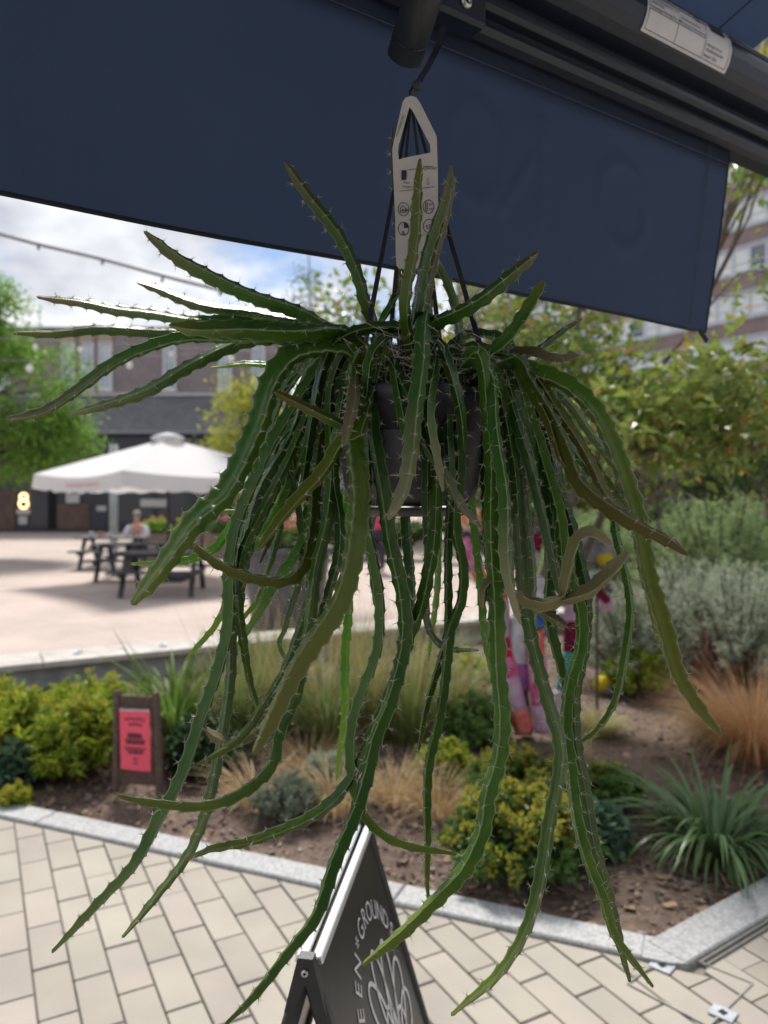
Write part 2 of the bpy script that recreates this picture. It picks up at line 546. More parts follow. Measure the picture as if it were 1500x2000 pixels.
# bark chips, pebbles and dry litter on the soil
def scatter_chips(n, name, m, s0, s1, flat, seed, near=1.0):
    r_ = np.random.default_rng(seed)
    x = r_.uniform(-4.5, 6, n * 4); y = 2.6 + r_.uniform(0, 1, n * 4) ** near * 6.5
    k = inside(poly_bed, x, y); x, y = x[k][:n], y[k][:n]; n = len(x)
    z = soil_z(x, y) + 0.006
    sz = r_.uniform(s0, s1, n)
    tv, tf = box((0, 0, 0), (1, 1, 1))
    tv = tv * np.array([1, 0.55, flat])
    ang = r_.uniform(0, 6.28, n); til = r_.normal(0, 0.35, n)
    jit = 1 + r_.uniform(-0.35, 0.35, (n, 8, 3))
    V = tv[None] * jit * sz[:, None, None]
    ct, st = np.cos(til)[:, None], np.sin(til)[:, None]
    V = np.stack([V[..., 0] * ct - V[..., 2] * st, V[..., 1], V[..., 0] * st + V[..., 2] * ct], -1)
    ca, sa = np.cos(ang)[:, None], np.sin(ang)[:, None]
    V = np.stack([V[..., 0] * ca - V[..., 1] * sa, V[..., 0] * sa + V[..., 1] * ca, V[..., 2]], -1)
    V += np.stack([x, y, z], 1)[:, None, :]
    Fq = (np.array(tf)[None] + (np.arange(n) * 8)[:, None, None]).reshape(-1, 4)
    mb = MB(); mb.add(V.reshape(-1, 3), Fq)
    return mb.build(name, m, soil)
tag(scatter_chips(15000, 'bark_chips', leafmat('bark_chip', [(0.10, 0.068, 0.05), (0.19, 0.135, 0.105), (0.075, 0.05, 0.04), (0.27, 0.20, 0.16), (0.14, 0.095, 0.075)], 0.9, 0.0), 0.006, 0.03, 0.25, 11, 1.5), kind='stuff')
tag(scatter_chips(700, 'pebbles', leafmat('pebble', [(0.36, 0.33, 0.30), (0.22, 0.19, 0.17), (0.5, 0.46, 0.42)], 0.8, 0.0), 0.008, 0.03, 0.6, 12, 1.7), kind='stuff')
tag(scatter_chips(900, 'dry_litter', leafmat('litter', [(0.36, 0.25, 0.15), (0.26, 0.18, 0.11), (0.45, 0.33, 0.2)], 0.8, 0.1), 0.02, 0.07, 0.04, 13, 1.0), kind='stuff')

# pavers: stretcher bond, courses running up and left
pav_m = mat('sandstone_paver', (0.345, 0.315, 0.27), (0.30, 0.277, 0.242), 3.2, 0.85, 0, 0.15, 120, 0.25, 8, vary=0.08, world=True)
pu = unit(np.array([-0.47, 0.883])); pv = np.array([0.883, 0.47])
PL, PW, GAP = 0.285, 0.120, 0.006
def clip_poly(poly, p0, nrm):
    out = []
    for i in range(len(poly)):
        a, b = poly[i], poly[(i + 1) % len(poly)]
        da, db = np.dot(a - p0, nrm), np.dot(b - p0, nrm)
        if da >= 0: out.append(a)
        if (da >= 0) != (db >= 0): out.append(a + (b - a) * da / (da - db))
    return out
pm = MB(); V, Fc = box((0, 0, -0.02), (PL - GAP, PW - GAP, 0.04), None, 0.003); pm.add(V, Fc)
paver_me = pm.mesh('paver'); paver_me.materials.append(pav_m)
pang = math.atan2(pu[1], pu[0])
rest = MB(); npav = 0
pr = random.Random(5)
KB = K1 + kd * 0.0
for iv in range(-60, 60):
    for iu in range(-32, 40):
        c_ = pv * (iv * PW) + pu * ((iu + (0.5 if iv % 2 else 0.0) + 0.04 * math.sin(iv * 1.7)) * PL) + np.array([0.02, 2.5])
        if c_[0] < -6 or c_[0] > 5 or c_[1] < -0.6 or c_[1] > 6.4: continue
        hl, hw = (PL - GAP) / 2, (PW - GAP) / 2
        poly = [c_ + pu * sx * hl + pv * sy * hw for sx, sy in ((-1, -1), (1, -1), (1, 1), (-1, 1))]
        # inside: below the kerb line and (left of the corner or below the second kerb)
        nK = -kn; nM = -mn
        cen_left = np.dot(c_ - K1, kd) < 0.21
        q = clip_poly(poly, K0 - kn * 0.006, nK) if cen_left else clip_poly(poly, M0 - mn * 0.045, nM)
        if len(q) < 3: continue
        area = 0.5 * abs(sum(q[i][0] * q[(i + 1) % len(q)][1] - q[(i + 1) % len(q)][0] * q[i][1] for i in range(len(q))))
        if area < 0.0006: continue
        u_ = c_[0] / max(0.1, c_[1]); v_ = EYE / max(0.1, c_[1])
        seen = c_[1] > 2.2 and abs(u_) < 0.53
        z = pr.uniform(-0.002, 0.002)
        if len(q) == 4 and area > 0.97 * (PL - GAP) * (PW - GAP):
            if seen:
                share('paver', paver_me, pave, (c_[0], c_[1], z), 0, (pr.uniform(-.003, .003), pr.uniform(-.003, .003), pang)); npav += 1
            else:
                V, Fc = box((c_[0], c_[1], z - 0.02), (PL - GAP, PW - GAP, 0.04), np.array([[pu[0], pu[1], 0], [pv[0], pv[1], 0], [0, 0, 1]])); rest.add(V, Fc)
        else:
            V, Fc = prism(np.array([[a[0], a[1], z - 0.04] for a in q]), (0, 0, 0.04))
            if seen:
                mb = MB(); mb.add(V, Fc); mb.build('paver', pav_m, pave); npav += 1
            else:
                rest.add(V, Fc)
tag(rest.build('pavers_beyond', pav_m, pave), kind='stuff')

# granite kerbs
gran_m = mat('granite', (0.40, 0.40, 0.40), (0.27, 0.28, 0.29), 75, 0.75, 0, 0.2, 260, 0.3, 4, vary=0.06, lo=.4, hi=.6, world=True)
kerb = MB(); V, Fc = box((*(KA + (K1 - KA) / 2 + kn * KW / 2), -0.12), (np.linalg.norm(K1 - KA), KW - 0.01, 0.16), np.array([[*kd, 0], [*kn, 0], [0, 0, 1]])); kerb.add(V, Fc)
kerb_o = tag(kerb.build('kerb', grit_m), 'pale grey granite kerb round the flower bed', kind='structure')
def kerb_run(a, d_, nrm, length, wdt, first=0.0):
    s_ = first; i = 0
    while s_ < length - 0.05:
        l_ = min(0.95, length - s_)
        c_ = a + d_ * (s_ + l_ / 2) + nrm * wdt / 2
        V, Fc = box((c_[0], c_[1], -0.052), (l_ - 0.006, wdt, 0.14), np.array([[*d_, 0], [*nrm, 0], [0, 0, 1]]), 0.006)
        mb = MB(); mb.add(V, Fc); mb.build('kerb_stone', gran_m, kerb_o); s_ += l_
kerb_run(K1 - kd * 0.02, -kd, kn, 6.3, KW)
kerb_run(M0 + md * 0.03, md, mn, 6.8, 0.165)
# mitred stone at the corner
q = [K1 - kd * 0.025, K1 + kd * 0.06, M0 + md * 0.035, M0 + md * 0.035 + mn * 0.16, K1 + kn * KW + kd * 0.03, K1 + kn * KW - kd * 0.025]
V, Fc = prism(np.array([[a[0], a[1], -0.105] for a in q]), (0, 0, 0.120)); mb = MB(); mb.add(V, Fc); mb.build('kerb_stone', gran_m, kerb_o)
# slot drain beside the second kerb
slot = MB()
for off in (0.012, 0.034):
    a = M0 - mn * off + md * 0.10; b = M0 - mn * off + md * 6.0
    V, Fc = beam((a[0], a[1], 0.002), (b[0], b[1], 0.002), 0.006, 0.012); slot.add(V, Fc)
tag(slot.build('slot_drain', steel), 'narrow steel slot drain running along the granite kerb', 'drain')

# recessed access cover with two key plates
cv = [gp(1226, 1922), gp(1312, 1858), gp(1470, 1922), gp(1384, 2006)]
ctr = sum(cv) / 4
cover = thing('access_cover', (ctr[0], ctr[1], 0), 'recessed steel framed access cover with two plates set in the paving', 'manhole cover')
fr = MB()
for i in range(4):
    a, b = cv[i].copy(), cv[(i + 1) % 4].copy(); a[2] = b[2] = 0.0015
    V, Fc = beam(a, b, 0.006, 0.006); fr.add(V, Fc)
fr.build('frame', mat('galvanised', (0.30, 0.29, 0.28), (0.23, 0.22, 0.21), 80, 0.6, 0.2, 0.1, 200), cover)
for (px, py) in ((1293, 1889), (1412, 1981)):
    c_ = gp(px, py); c_[2] = 0.0035
    ux = unit(cv[2] - cv[1]); uy = np.cross([0, 0, 1], ux)
    mb = MB(); V, Fc = box(c_, (0.075, 0.06, 0.006), np.array([ux, uy, [0, 0, 1]]), 0.001); mb.add(V, Fc)
    pl = mb.build('key_plate', mat('zinc', (0.40, 0.42, 0.46), (0.32, 0.34, 0.38), 30, 0.55, 0.3, 0.08, 160), cover)
    mb = MB()
    for k in range(4):
        o_ = np.array([math.cos(k * math.pi / 2 + .4), math.sin(k * math.pi / 2 + .4)]) * 0.008
        p_ = c_ + ux * o_[0] + uy * o_[1]
        V, Fc = lathe([(0.0065, 0.0), (0.0065, 0.0015)], (p_[0], p_[1], c_[2] + 0.0025), 10, True); mb.add(V, Fc)
    mb.build('keyhole', mat('hole_black', (0.004, 0.004, 0.004), None, 10, 0.9), pl)

# retaining wall with pale coping between the bed and the plaza
wl = np.linalg.norm(W1 - W0)
wall = thing('garden_wall', (W0[0] + wd_[0] * wl / 2, W0[1] + wd_[1] * wl / 2, 0), 'low grey wall with pale board coping between the flower bed and plaza', 'wall')
ax3 = np.array([[*wd_, 0], [*wn, 0], [0, 0, 1]])
mid = (W0 + W1) / 2 + wn * 0.24
mb = MB(); V, Fc = box((mid[0], mid[1], -0.04), (wl, 0.34, 0.46), ax3); mb.add(V, Fc)
mb.build('wall_face', mat('render_grey', (0.36, 0.37, 0.38), (0.22, 0.23, 0.24), 6, 0.85, 0, 0.2, 90), wall)
cop_m = mat('weathered_board', (0.46, 0.43, 0.40), (0.35, 0.33, 0.305), 9, 0.8, 0, 0.3, 60, vary=0.10)
nb = 6; bl = wl / nb
for j in range(3):
    for i in range(nb):
        c_ = W0 + wd_ * (bl * (i + 0.5)) + wn * (0.065 + 0.155 * j)
        V, Fc = box((c_[0], c_[1], 0.222 + random.uniform(-.001, .001)), (bl - 0.008, 0.147, 0.05), ax3, 0.004)
        mb = MB(); mb.add(V, Fc); mb.build('coping_board', cop_m, wall)

# ------------------------------------------------------------------ awning
canvas = bpy.data.materials.new('navy_canvas'); canvas.use_nodes = True
_n, _l = canvas.node_tree.nodes, canvas.node_tree.links
_b = _n['Principled BSDF']; _b.inputs['Roughness'].default_value = 0.85; _b.inputs['Specular IOR Level'].default_value = 0.25
_t = _n.new('ShaderNodeTexCoord')
ncol(_n, _l, _b.inputs['Base Color'], (0.011, 0.014, 0.023), (0.015, 0.019, 0.029), 9, 6, vec=_t.outputs['Object'])
_w = _n.new('ShaderNodeTexNoise'); _w.inputs['Scale'].default_value = 900; _l.new(_t.outputs['Object'], _w.inputs['Vector'])
_bp = _n.new('ShaderNodeBump'); _bp.inputs['Strength'].default_value = 0.35; _bp.inputs['Distance'].default_value = 0.001
_l.new(_w.outputs['Fac'], _bp.inputs['Height']); _l.new(_bp.outputs['Normal'], _b.inputs['Normal'])
_tr = _n.new('ShaderNodeBsdfTranslucent'); _tr.inputs['Color'].default_value = (0.045, 0.072, 0.14, 1)
_ms = _n.new('ShaderNodeMixShader'); _ms.inputs['Fac'].default_value = 0.20
_l.new(_b.outputs['BSDF'], _ms.inputs[1]); _l.new(_tr.outputs['BSDF'], _ms.inputs[2]); _l.new(_ms.outputs['Shader'], _n['Material Output'].inputs['Surface'])
alu = mat('anthracite_aluminium', (0.012, 0.018, 0.032), (0.016, 0.023, 0.038), 30, 0.42, 0.1, 0.03, 400)

awn = thing('awning', AW(0, 2.6, -EYE), 'dark navy canvas folding-arm awning with a deep hanging valance', 'awning')
TL, TR_T, TR_B = -2.3, 0.905, 0.822
H0, H1 = 0.354, 0.79
# valance: a fine cloth sheet, faint raised print showing through
nt_, nh = 420, 70
tt = np.linspace(0, 1, nt_)[None, :]; hh = np.linspace(0, 1, nh)[:, None]
Tm = TL + (TR_B + (TR_T - TR_B) * hh - TL) * tt
Hm = H0 + (H1 - H0) * hh + 0 * tt
Wv = 0.006 * np.sin(Tm * 5.3 + 1.0) * (1 - hh) + 0.0035 * np.sin(Tm * 11 + Hm * 6) * (1 - hh * 0.7)
def ring(tc_, hc, rt, rh, wdt, amp):
    d_ = np.sqrt(((Tm - tc_) / rt) ** 2 + ((Hm - hc) / rh) ** 2) - 1
    return amp * np.exp(-(d_ / wdt) ** 2)
def bar_(t0, h0, t1, h1, wdt, amp):
    dx, dy = t1 - t0, h1 - h0; L2 = dx * dx + dy * dy
    s_ = np.clip(((Tm - t0) * dx + (Hm - h0) * dy) / L2, 0, 1)
    d_ = np.hypot(Tm - t0 - s_ * dx, Hm - h0 - s_ * dy)
    return amp * np.exp(-(d_ / wdt) ** 2)
Wv = Wv + ring(0.53, 0.575, 0.075, 0.085, 0.20, 0.0035)
Wv = Wv + bar_(0.30, 0.50, 0.30, 0.68, 0.012, 0.003) + bar_(0.20, 0.50, 0.27, 0.60, 0.012, 0.003)
Wv = Wv + ring(0.14, 0.585, 0.06, 0.085, 0.22, 0.0025) + bar_(-0.05, 0.50, -0.02, 0.68, 0.012, 0.0025)
Vv = O_[None, None, :] + Tm[..., None] * A_ - Wv[..., None] * N_ + Hm[..., None] * np.array([0, 0, 1.0])
i = np.arange(nh - 1)[:, None] * nt_; j = np.arange(nt_ - 1)[None, :]
Q = np.stack([i + j, i + j + 1, i + nt_ + j + 1, i + nt_ + j], -1).reshape(-1, 4)
mb = MB(); mb.add(Vv.reshape(-1, 3), Q)
val = mb.build('valance', canvas, awn, True)
edge_pts = Vv[0][::6]
mb = MB(); V, Fc = tube(edge_pts + np.array([0, 0, 0.002]), 0.0034, 8); mb.add(V, Fc); mb.build('hem', mat('navy_hem', (0.013, 0.016, 0.028), None, 60, 0.85, 0, 0.3, 300), val, True)
mb = MB(); e_ = Vv[:, -1]; e2 = Vv[:, -1 - 2]
V, Fc = tube(e_[::5], 0.0022, 6); mb.add(V, Fc)
V, Fc = beam(e_[0] + A_ * -0.022 + [0, 0, 0.004], e_[0] + A_ * 0.006 + np.array([0, 0, -0.018]), 0.003, 0.012); mb.add(V, Fc)
mb.build('side_seam', MATS['navy_hem'], val)
# stitched seam lines
mb = MB()
for off in (0.075, 0.083):
    pts = [AW(TR_B + (TR_T - TR_B) * s_ - off, 0.0035, H0 + (H1 - H0) * s_) for s_ in np.linspace(0.02, 0.98, 12)]
    V, Fc = tube(pts, 0.0008, 4); mb.add(V, Fc)
pts = [AW(t_, 0.003, H1 - 0.045) for t_ in np.linspace(TL, TR_T - 0.01, 30)]
V, Fc = tube(pts, 0.0009, 4); mb.add(V, Fc)
mb.build('stitching', mat('thread', (0.06, 0.075, 0.11), None, 50, 0.8), val)
# front bar profile, (q towards the cafe, h)
prof = [(-0.03, .775), (0.012, .772), (.026, .777), (.033, .787), (.030, .797), (.020, .800), (.020, .811), (.036, .813), (.043, .820), (.043, .828), (.036, .833), (.016, .836), (.016, .862), (.050, .866), (.068, .876), (.081, .893), (.088, .915), (.088, .932), (.082, .951), (.069, .968), (.050, .980), (.025, .986), (-.05, .985), (-.065, .95), (-.065, .86), (-.05, .80)]
def prof_at(p, t): return AW(t, p[0], p[1])
BR = 1.30
mb = MB(); n_ = len(prof)
V = np.array([prof_at(p, TL) for p in prof] + [prof_at(p, BR) for p in prof])
mb.add(V, [(k, (k + 1) % n_, n_ + (k + 1) % n_, n_ + k) for k in range(n_)] + [tuple(range(n_))[::-1]])
fbar = mb.build('front_bar', alu, awn)
pc = np.mean(np.array(prof), 0)
mb = MB(); pe = [tuple(pc + (np.array(p) - pc) * 1.06) for p in prof]
V = np.array([prof_at(p, BR) for p in pe] + [prof_at(p, BR + 0.03) for p in pe]); mb.add(V, [(k, (k + 1) % n_, n_ + (k + 1) % n_, n_ + k) for k in range(n_)] + [tuple(range(n_))[::-1], tuple(range(n_, 2 * n_))])
mb.build('end_cap', alu, fbar)
# ribs on the top of the bar
for k, (q_, h_) in enumerate(((0.0745, .9635), (.0795, .9570), (.0845, .9475))):
    mb = MB(); V, Fc = tube([AW(TL, q_, h_), AW(BR, q_, h_)], 0.0016, 6); mb.add(V, Fc); mb.build('ridge', alu, fbar, True)
# screw at the bar end
def bolt(pos, nrm, r, parent):
    nrm = unit(nrm); u_ = unit(np.cross(nrm, [0.3, 0.2, 1])); v_ = np.cross(nrm, u_)
    V, Fc = lathe([(0.0, 0), (r * .42, 0), (r * .42, .55 * r), (r * .5, .62 * r), (r * .86, .5 * r), (r, .2 * r), (r, 0)], (0, 0, 0), 20)
    V = V[:, :1] * u_ + V[:, 1:2] * v_ + V[:, 2:3] * nrm + pos
    mb = MB(); mb.add(V, Fc); o = mb.build('bolt', steel, parent, True)
    V, Fc = lathe([(r * .40, 0.01 * r), (r * .40, .25 * r)], (0, 0, 0), 6, True)
    V = V[:, :1] * u_ + V[:, 1:2] * v_ + V[:, 2:3] * nrm + pos
    mb = MB(); mb.add(V, Fc); mb.build('socket', MATS['hole_black'], o)
bolt(AW(1.085, 0.0165, .849), -N_ + np.array([0, 0, -.2]), 0.006, fbar)
# mounting bracket of the arm with two bolts
mb = MB(); V, Fc = box(AW(0.040, 0.050, 0.793), (0.125, 0.05, 0.085), np.array([A_, N_, [0, 0, 1]]), 0.006); mb.add(V, Fc)
brk = mb.build('bracket', alu, awn)
bolt(AW(0.055, 0.076, .776), -N_, 0.0105, brk)
bolt(AW(0.010, 0.076, .786), -N_, 0.0105, brk)
# folding arm
a0 = P(789, 116, 1.13); a1 = P(846, -70, 1.02)
ad_ = a1 - a0
apts = [a0, a0 + ad_ * 0.03, a0 + ad_ * 1.0, a0 + ad_ * 2.2]
mb = MB(); V, Fc = tube(apts, [0.020, 0.0265, 0.0265, 0.0265], 20); mb.add(V, Fc)
arm = mb.build('folding_arm', mat('arm_paint', (0.030, 0.034, 0.038), (0.038, 0.042, 0.046), 30, 0.4, 0.1, 0.03, 200), awn, True)
mb = MB(); V, Fc = tube([a0 + ad_ * 0.22, a0 + ad_ * 0.235], 0.0272, 20); mb.add(V, Fc); mb.build('collar', alu, arm, True)
mb = MB(); V, Fc = tube([a0 - unit(ad_) * 0.004, a0 + ad_ * 0.01], 0.0105, 14); mb.add(V, Fc); mb.build('end_plug', mat('plug', (0.36, 0.31, 0.28), None, 90, 0.6), arm)
# roof canvas, rising back to the cafe wall
SL = 0.36
mb = MB(); nu, nv = 40, 12
Tn = np.linspace(TL, TR_T + 0.01, nu)[None, :]; Sn = np.linspace(0, 1, nv)[:, None]
qq = 0.03 + 2.6 * Sn; hz = 0.986 + 2.6 * SL * Sn - 0.04 * np.sin(Sn * np.pi)
Vr = O_ + Tn[..., None] * A_ - (qq + 0 * Tn)[..., None] * N_ + (hz + 0 * Tn)[..., None] * np.array([0, 0, 1.0])
i = np.arange(nv - 1)[:, None] * nu; j = np.arange(nu - 1)[None, :]
mb.add(Vr.reshape(-1, 3), np.stack([i + j, i + j + 1, i + nu + j + 1, i + nu + j], -1).reshape(-1, 4))
roofc = mb.build('roof_canvas', canvas, awn, True)
mb = MB()
for t_ in (0.78, -0.35, -1.5):
    V, Fc = tube([AW(t_, 0.03 + 2.6 * s_, 0.984 + 2.6 * SL * s_ - 0.04 * math.sin(s_ * math.pi)) for s_ in np.linspace(0, 1, 9)], 0.0016, 4); mb.add(V, Fc)
mb.build('roof_seam', MATS['navy_hem'], roofc)
# maker's sticker following the curve of the bar
st_prof = [(.050, .866), (.068, .876), (.081, .893), (.088, .915), (.088, .932), (.082, .951), (.069, .968), (.056, .977)]
sp, sl = spline(np.array([[a[0], a[1], 0] for a in st_prof]), 40)
def bar_surf(t, s_, off):
    """point on the bar surface: s_ metres from the lower edge, lifted by OFF"""
    x = np.clip(s_ / sl, 0, 1)
    q_ = np.interp(x, np.linspace(0, 1, 40), sp[:, 0]); h_ = np.interp(x, np.linspace(0, 1, 40), sp[:, 1])
    x2 = np.clip(x + 0.02, 0, 1); x1 = np.clip(x - 0.02, 0, 1)
    tq = np.interp(x2, np.linspace(0, 1, 40), sp[:, 0]) - np.interp(x1, np.linspace(0, 1, 40), sp[:, 0])
    th = np.interp(x2, np.linspace(0, 1, 40), sp[:, 1]) - np.interp(x1, np.linspace(0, 1, 40), sp[:, 1])
    L_ = np.sqrt(tq ** 2 + th ** 2) + 1e-9
    q_ = q_ + th / L_ * off; h_ = h_ - tq / L_ * off
    return O_ + t[..., None] * A_ - q_[..., None] * N_ + h_[..., None] * np.array([0, 0, 1.0])
S0, S1, T0, T1 = 0.026, 0.122, 0.490, 0.765
mb = MB(); tg, sg = np.meshgrid(np.linspace(T0, T1, 12), np.linspace(S0, S1, 16))
mb.add(bar_surf(tg, sg, 0.0012).reshape(-1, 3), np.array([[r_ * 12 + c_, r_ * 12 + c_ + 1, r_ * 12 + c_ + 13, r_ * 12 + c_ + 12] for r_ in range(15) for c_ in range(11)]))
stk = mb.build('sticker', mat('sticker_white', (0.66, 0.67, 0.70), (0.6, 0.61, 0.64), 20, 0.5), fbar, True)
stk['label'] = 'white printed rating sticker on the awning bar'
mb = MB()
def st_text(s_, t_, y_, size, align='LEFT'):
    V, Fc = text_mesh(s_, size, align)
    mb.add(bar_surf(t_ + V[:, 0], y_ + V[:, 1], 0.0020), Fc)
def st_line(t0, y0, t1, y1, wd=0.0011):
    n_ = 14; x = np.linspace(0, 1, n_)
    V, Fc = stroke(np.stack([t0 + (t1 - t0) * x, y0 + (y1 - y0) * x], 1), wd); mb.add(bar_surf(V[:, 0], V[:, 1], 0.0020), Fc)
for a_ in ((T0 + .006, S0 + .006, T1 - .008, S0 + .006), (T0 + .006, S0 + .006, T0 + .006, S1 - .004), (T1 - .008, S0 + .006, T1 - .008, S1 - .004), (T0 + .006, S0 + .040, T0 + .185, S0 + .040), (T0 + .095, S0 + .006, T0 + .095, S0 + .040), (T0 + .185, S0 + .006, T0 + .185, S1 - .004)):
    st_line(*a_)
for k, s_ in enumerate(('Leistungserklärung Nr. 110', '50829 Köln', 'Mathias-Brüggen-Str. 110', 'GmbH & Co. KG', 'Hersteller')):
    st_text(s_, T0 + .010, S0 + .043 + .0088 * k, 0.0085)
st_text('Gelenkarmmarkise', T0 + .100, S0 + .052, 0.0085); st_text('Anbringung im Außenbereich', T0 + .092, S0 + .043, 0.0078)
st_text('CE', T0 + .150, S0 + .066, 0.018)
for k, s_ in enumerate(('Baujahr: 2026', '2026/0010-001-001', 'Auftragsnummer')):
    st_text(s_, T0 + .190, S0 + .011 + .0095 * k, 0.0078)
V, Fc = box((0, 0, 0), (1, 1, 1)); 
tg, sg = np.meshgrid(np.linspace(T0 + .203, T0 + .252, 6), np.linspace(S0 + .062, S0 + .086, 6))
mb.add(bar_surf(tg, sg, 0.0020).reshape(-1, 3), np.array([[r_ * 6 + c_, r_ * 6 + c_ + 1, r_ * 6 + c_ + 7, r_ * 6 + c_ + 6] for r_ in range(5) for c_ in range(5)]))
tag(mb.build('print', mat('print_ink', (0.03, 0.035, 0.05), None, 20, 0.7), stk), kind='stuff')

# unseen cafe wall behind the awning, added to shade the plant, pale for fill
cw = MB(); c_ = AW(-0.6, 2.75, 0)
V, Fc = box((c_[0], c_[1], 1.9), (7.0, 0.2, 3.8), np.array([A_, N_, [0, 0, 1]])); cw.add(V, Fc)
tag(cw.build('unseen_cafe_wall', mat('cafe_wall_fill', (0.52, 0.50, 0.47), (0.46, 0.44, 0.42), 3, 0.8, 0, 0.1, 60), None, False, (c_[0], c_[1], 0)), 'unseen pale cafe wall behind the awning, added to shade the plant', 'wall')

# ------------------------------------------------------------------ hanging pot
PC = np.array([(803 - 750) / F, 1.0, 0.0])
def zz(py, Y=1.0): return EYE + (HOR - py) / F * Y
pot = thing('hanging_pot', (PC[0], PC[1], zz(1008)), 'dark grey plastic hanging pot with a clip-on saucer under the awning', 'plant pot')
pl_dark = mat('pot_plastic', (0.022, 0.025, 0.034), (0.030, 0.033, 0.042), 30, 0.42, 0, 0.05, 200)
pl_grey = mat('pot_plastic_pale', (0.10, 0.10, 0.115), (0.07, 0.07, 0.082), 14, 0.5, 0, 0.08, 160, 0.4, 6)  # lower pot wall, a lighter grey than the rim band
mb = MB(); V, Fc = lathe([(0.090, zz(775)), (0.0985, zz(766)), (0.0995, zz(768)), (0.0985, zz(804)), (0.0965, zz(806)), (0.0955, zz(848)), (0.094, zz(850))], PC, 64); mb.add(V, Fc)
mb.build('rim_band', pl_dark, pot, True)
mb = MB(); V, Fc = lathe([(0.094, zz(849)), (0.0945, zz(852)), (0.0915, zz(900)), (0.087, zz(950)), (0.081, zz(972)), (0.072, zz(984)), (0.055, zz(987)), (0.0, zz(987))], PC, 64); mb.add(V, Fc)
V, Fc = lathe([(0.0, zz(800)), (0.089, zz(795)), (0.0905, zz(776))], PC, 48); mb.add(V, Fc)
mb.build('pot_wall', pl_grey, pot, True)
mb = MB(); V, Fc = lathe([(0.0, zz(1006)), (0.068, zz(1006)), (0.076, zz(994)), (0.078, zz(989)), (0.0765, zz(989)), (0.070, zz(1000)), (0.0, zz(1001))], PC, 48); mb.add(V, Fc)
mb.build('saucer', mat('saucer_plastic', (0.05, 0.05, 0.058), None, 30, 0.45), pot, True)
hook = P(803, 196, 1.0)
for (px, py, Y) in ((701, 735, 0.962), (950, 720, 0.965), (755, 745, 1.085), (868, 745, 1.085)):
    b_ = P(px, py, Y)
    d_ = unit(hook - b_); s_ = unit(np.cross(d_, [0, 1, 0])); n_ = np.cross(s_, d_)
    pts = [b_ - np.array([0, 0, 0.02]), b_, b_ + (hook - b_) * 0.5 + n_ * 0.0, hook + np.array([0, 0, 0.003])]
    mb = MB(); wv = [0.0075, 0.0075, 0.0055, 0.0030]
    Vl = []
    for p_, w_ in zip(pts, wv):
        for (a, b) in ((-.5, -.12), (.5, -.12), (.5, .12), (-.5, .12)):
            Vl.append(p_ + s_ * a * w_ + n_ * b * w_)
    mb.add(Vl, [(4 * k + m_, 4 * k + (m_ + 1) % 4, 4 * k + 4 + (m_ + 1) % 4, 4 * k + 4 + m_) for k in range(3) for m_ in range(4)] + [(3, 2, 1, 0), (12, 13, 14, 15)])
    mb.build('hanger_strand', mat('strand_plastic', (0.018, 0.02, 0.026), None, 30, 0.3), pot)
# hook on top of the strands, loop of cord and strap up to the bar
mb = MB(); V, Fc = tube([hook + np.array([0, 0, -.004]), hook + np.array([0, 0, .012]), P(804, 176, 1.0), P(812, 166, 1.0), P(818, 172, 1.0)], 0.0028, 8); mb.add(V, Fc)
mb.build('hook', MATS['strand_plastic'], pot, True)
strap = MB()
sp_ = [P(866, 52, 1.22), P(858, 84, 1.17), P(838, 126, 1.10), P(822, 152, 1.04), P(815, 166, 1.0)]
s2, _ = spline(sp_, 20); T_, N2, B2 = frames(s2)
Vl = []
for k in range(20):
    for (a, b) in ((-.5, -.06), (.5, -.06), (.5, .06), (-.5, .06)):
        Vl.append(s2[k] + np.array([1.0, 0.2, 0.25]) * a * 0.011 + np.array([-.1, 1, .1]) * b * 0.012)
strap.add(Vl, [(4 * k + m_, 4 * k + (m_ + 1) % 4, 4 * k + 4 + (m_ + 1) % 4, 4 * k + 4 + m_) for k in range(19) for m_ in range(4)])
V, Fc = lathe([(0, -.006), (.005, -.005), (.0075, 0), (.005, .006), (0, .007)], P(815, 168, 1.0), 10); strap.add(V, Fc)
tag(strap.build('hanging_strap', mat('webbing', (0.05, 0.055, 0.075), (0.035, 0.04, 0.055), 200, 0.8, 0, 0.3, 900), None, False, sp_[0]), 'dark webbing strap knotted between the awning bar and plant hook', 'strap')

# ------------------------------------------------------------------ plant passport tag, a flat card with a triangular hanger
TY = 0.985
tagr = thing('plant_tag', P(815, 525, TY), 'pale grey printed plant label with a triangular hanger among the upright stems', 'plant label')
outer = [(803, 187), (792, 191), (786, 200), (768, 282), (766, 292), (768, 340), (772, 430), (773, 500), (774, 518), (780, 525), (848, 524), (856, 520), (858, 512), (856, 420), (855, 330), (853, 268), (850, 260), (820, 200), (813, 190)]
inner = [(800, 208), (798, 214), (779, 282), (777, 296), (779, 312), (786, 309), (826, 301), (841, 298), (840, 282), (806, 216)]
bm = bmesh.new()
ov = [bm.verts.new(P(*p_, TY)) for p_ in outer]; iv = [bm.verts.new(P(*p_, TY)) for p_ in inner]
oe = [bm.edges.new((ov[k], ov[(k + 1) % len(ov)])) for k in range(len(ov))]; ie = [bm.edges.new((iv[k], iv[(k + 1) % len(iv)])) for k in range(len(iv))]
bmesh.ops.triangle_fill(bm, use_beauty=True, use_dissolve=False, edges=oe + ie)
g_ = bmesh.ops.extrude_face_region(bm, geom=bm.faces[:])
for v in g_['geom']:
    if isinstance(v, bmesh.types.BMVert): v.co.y += 0.0012
bmesh.ops.recalc_face_normals(bm, faces=bm.faces[:])
Vb = np.array([v.co[:] for v in bm.verts]); bm.verts.index_update(); Fb = [tuple(v.index for v in f.verts) for f in bm.faces]; bm.free()
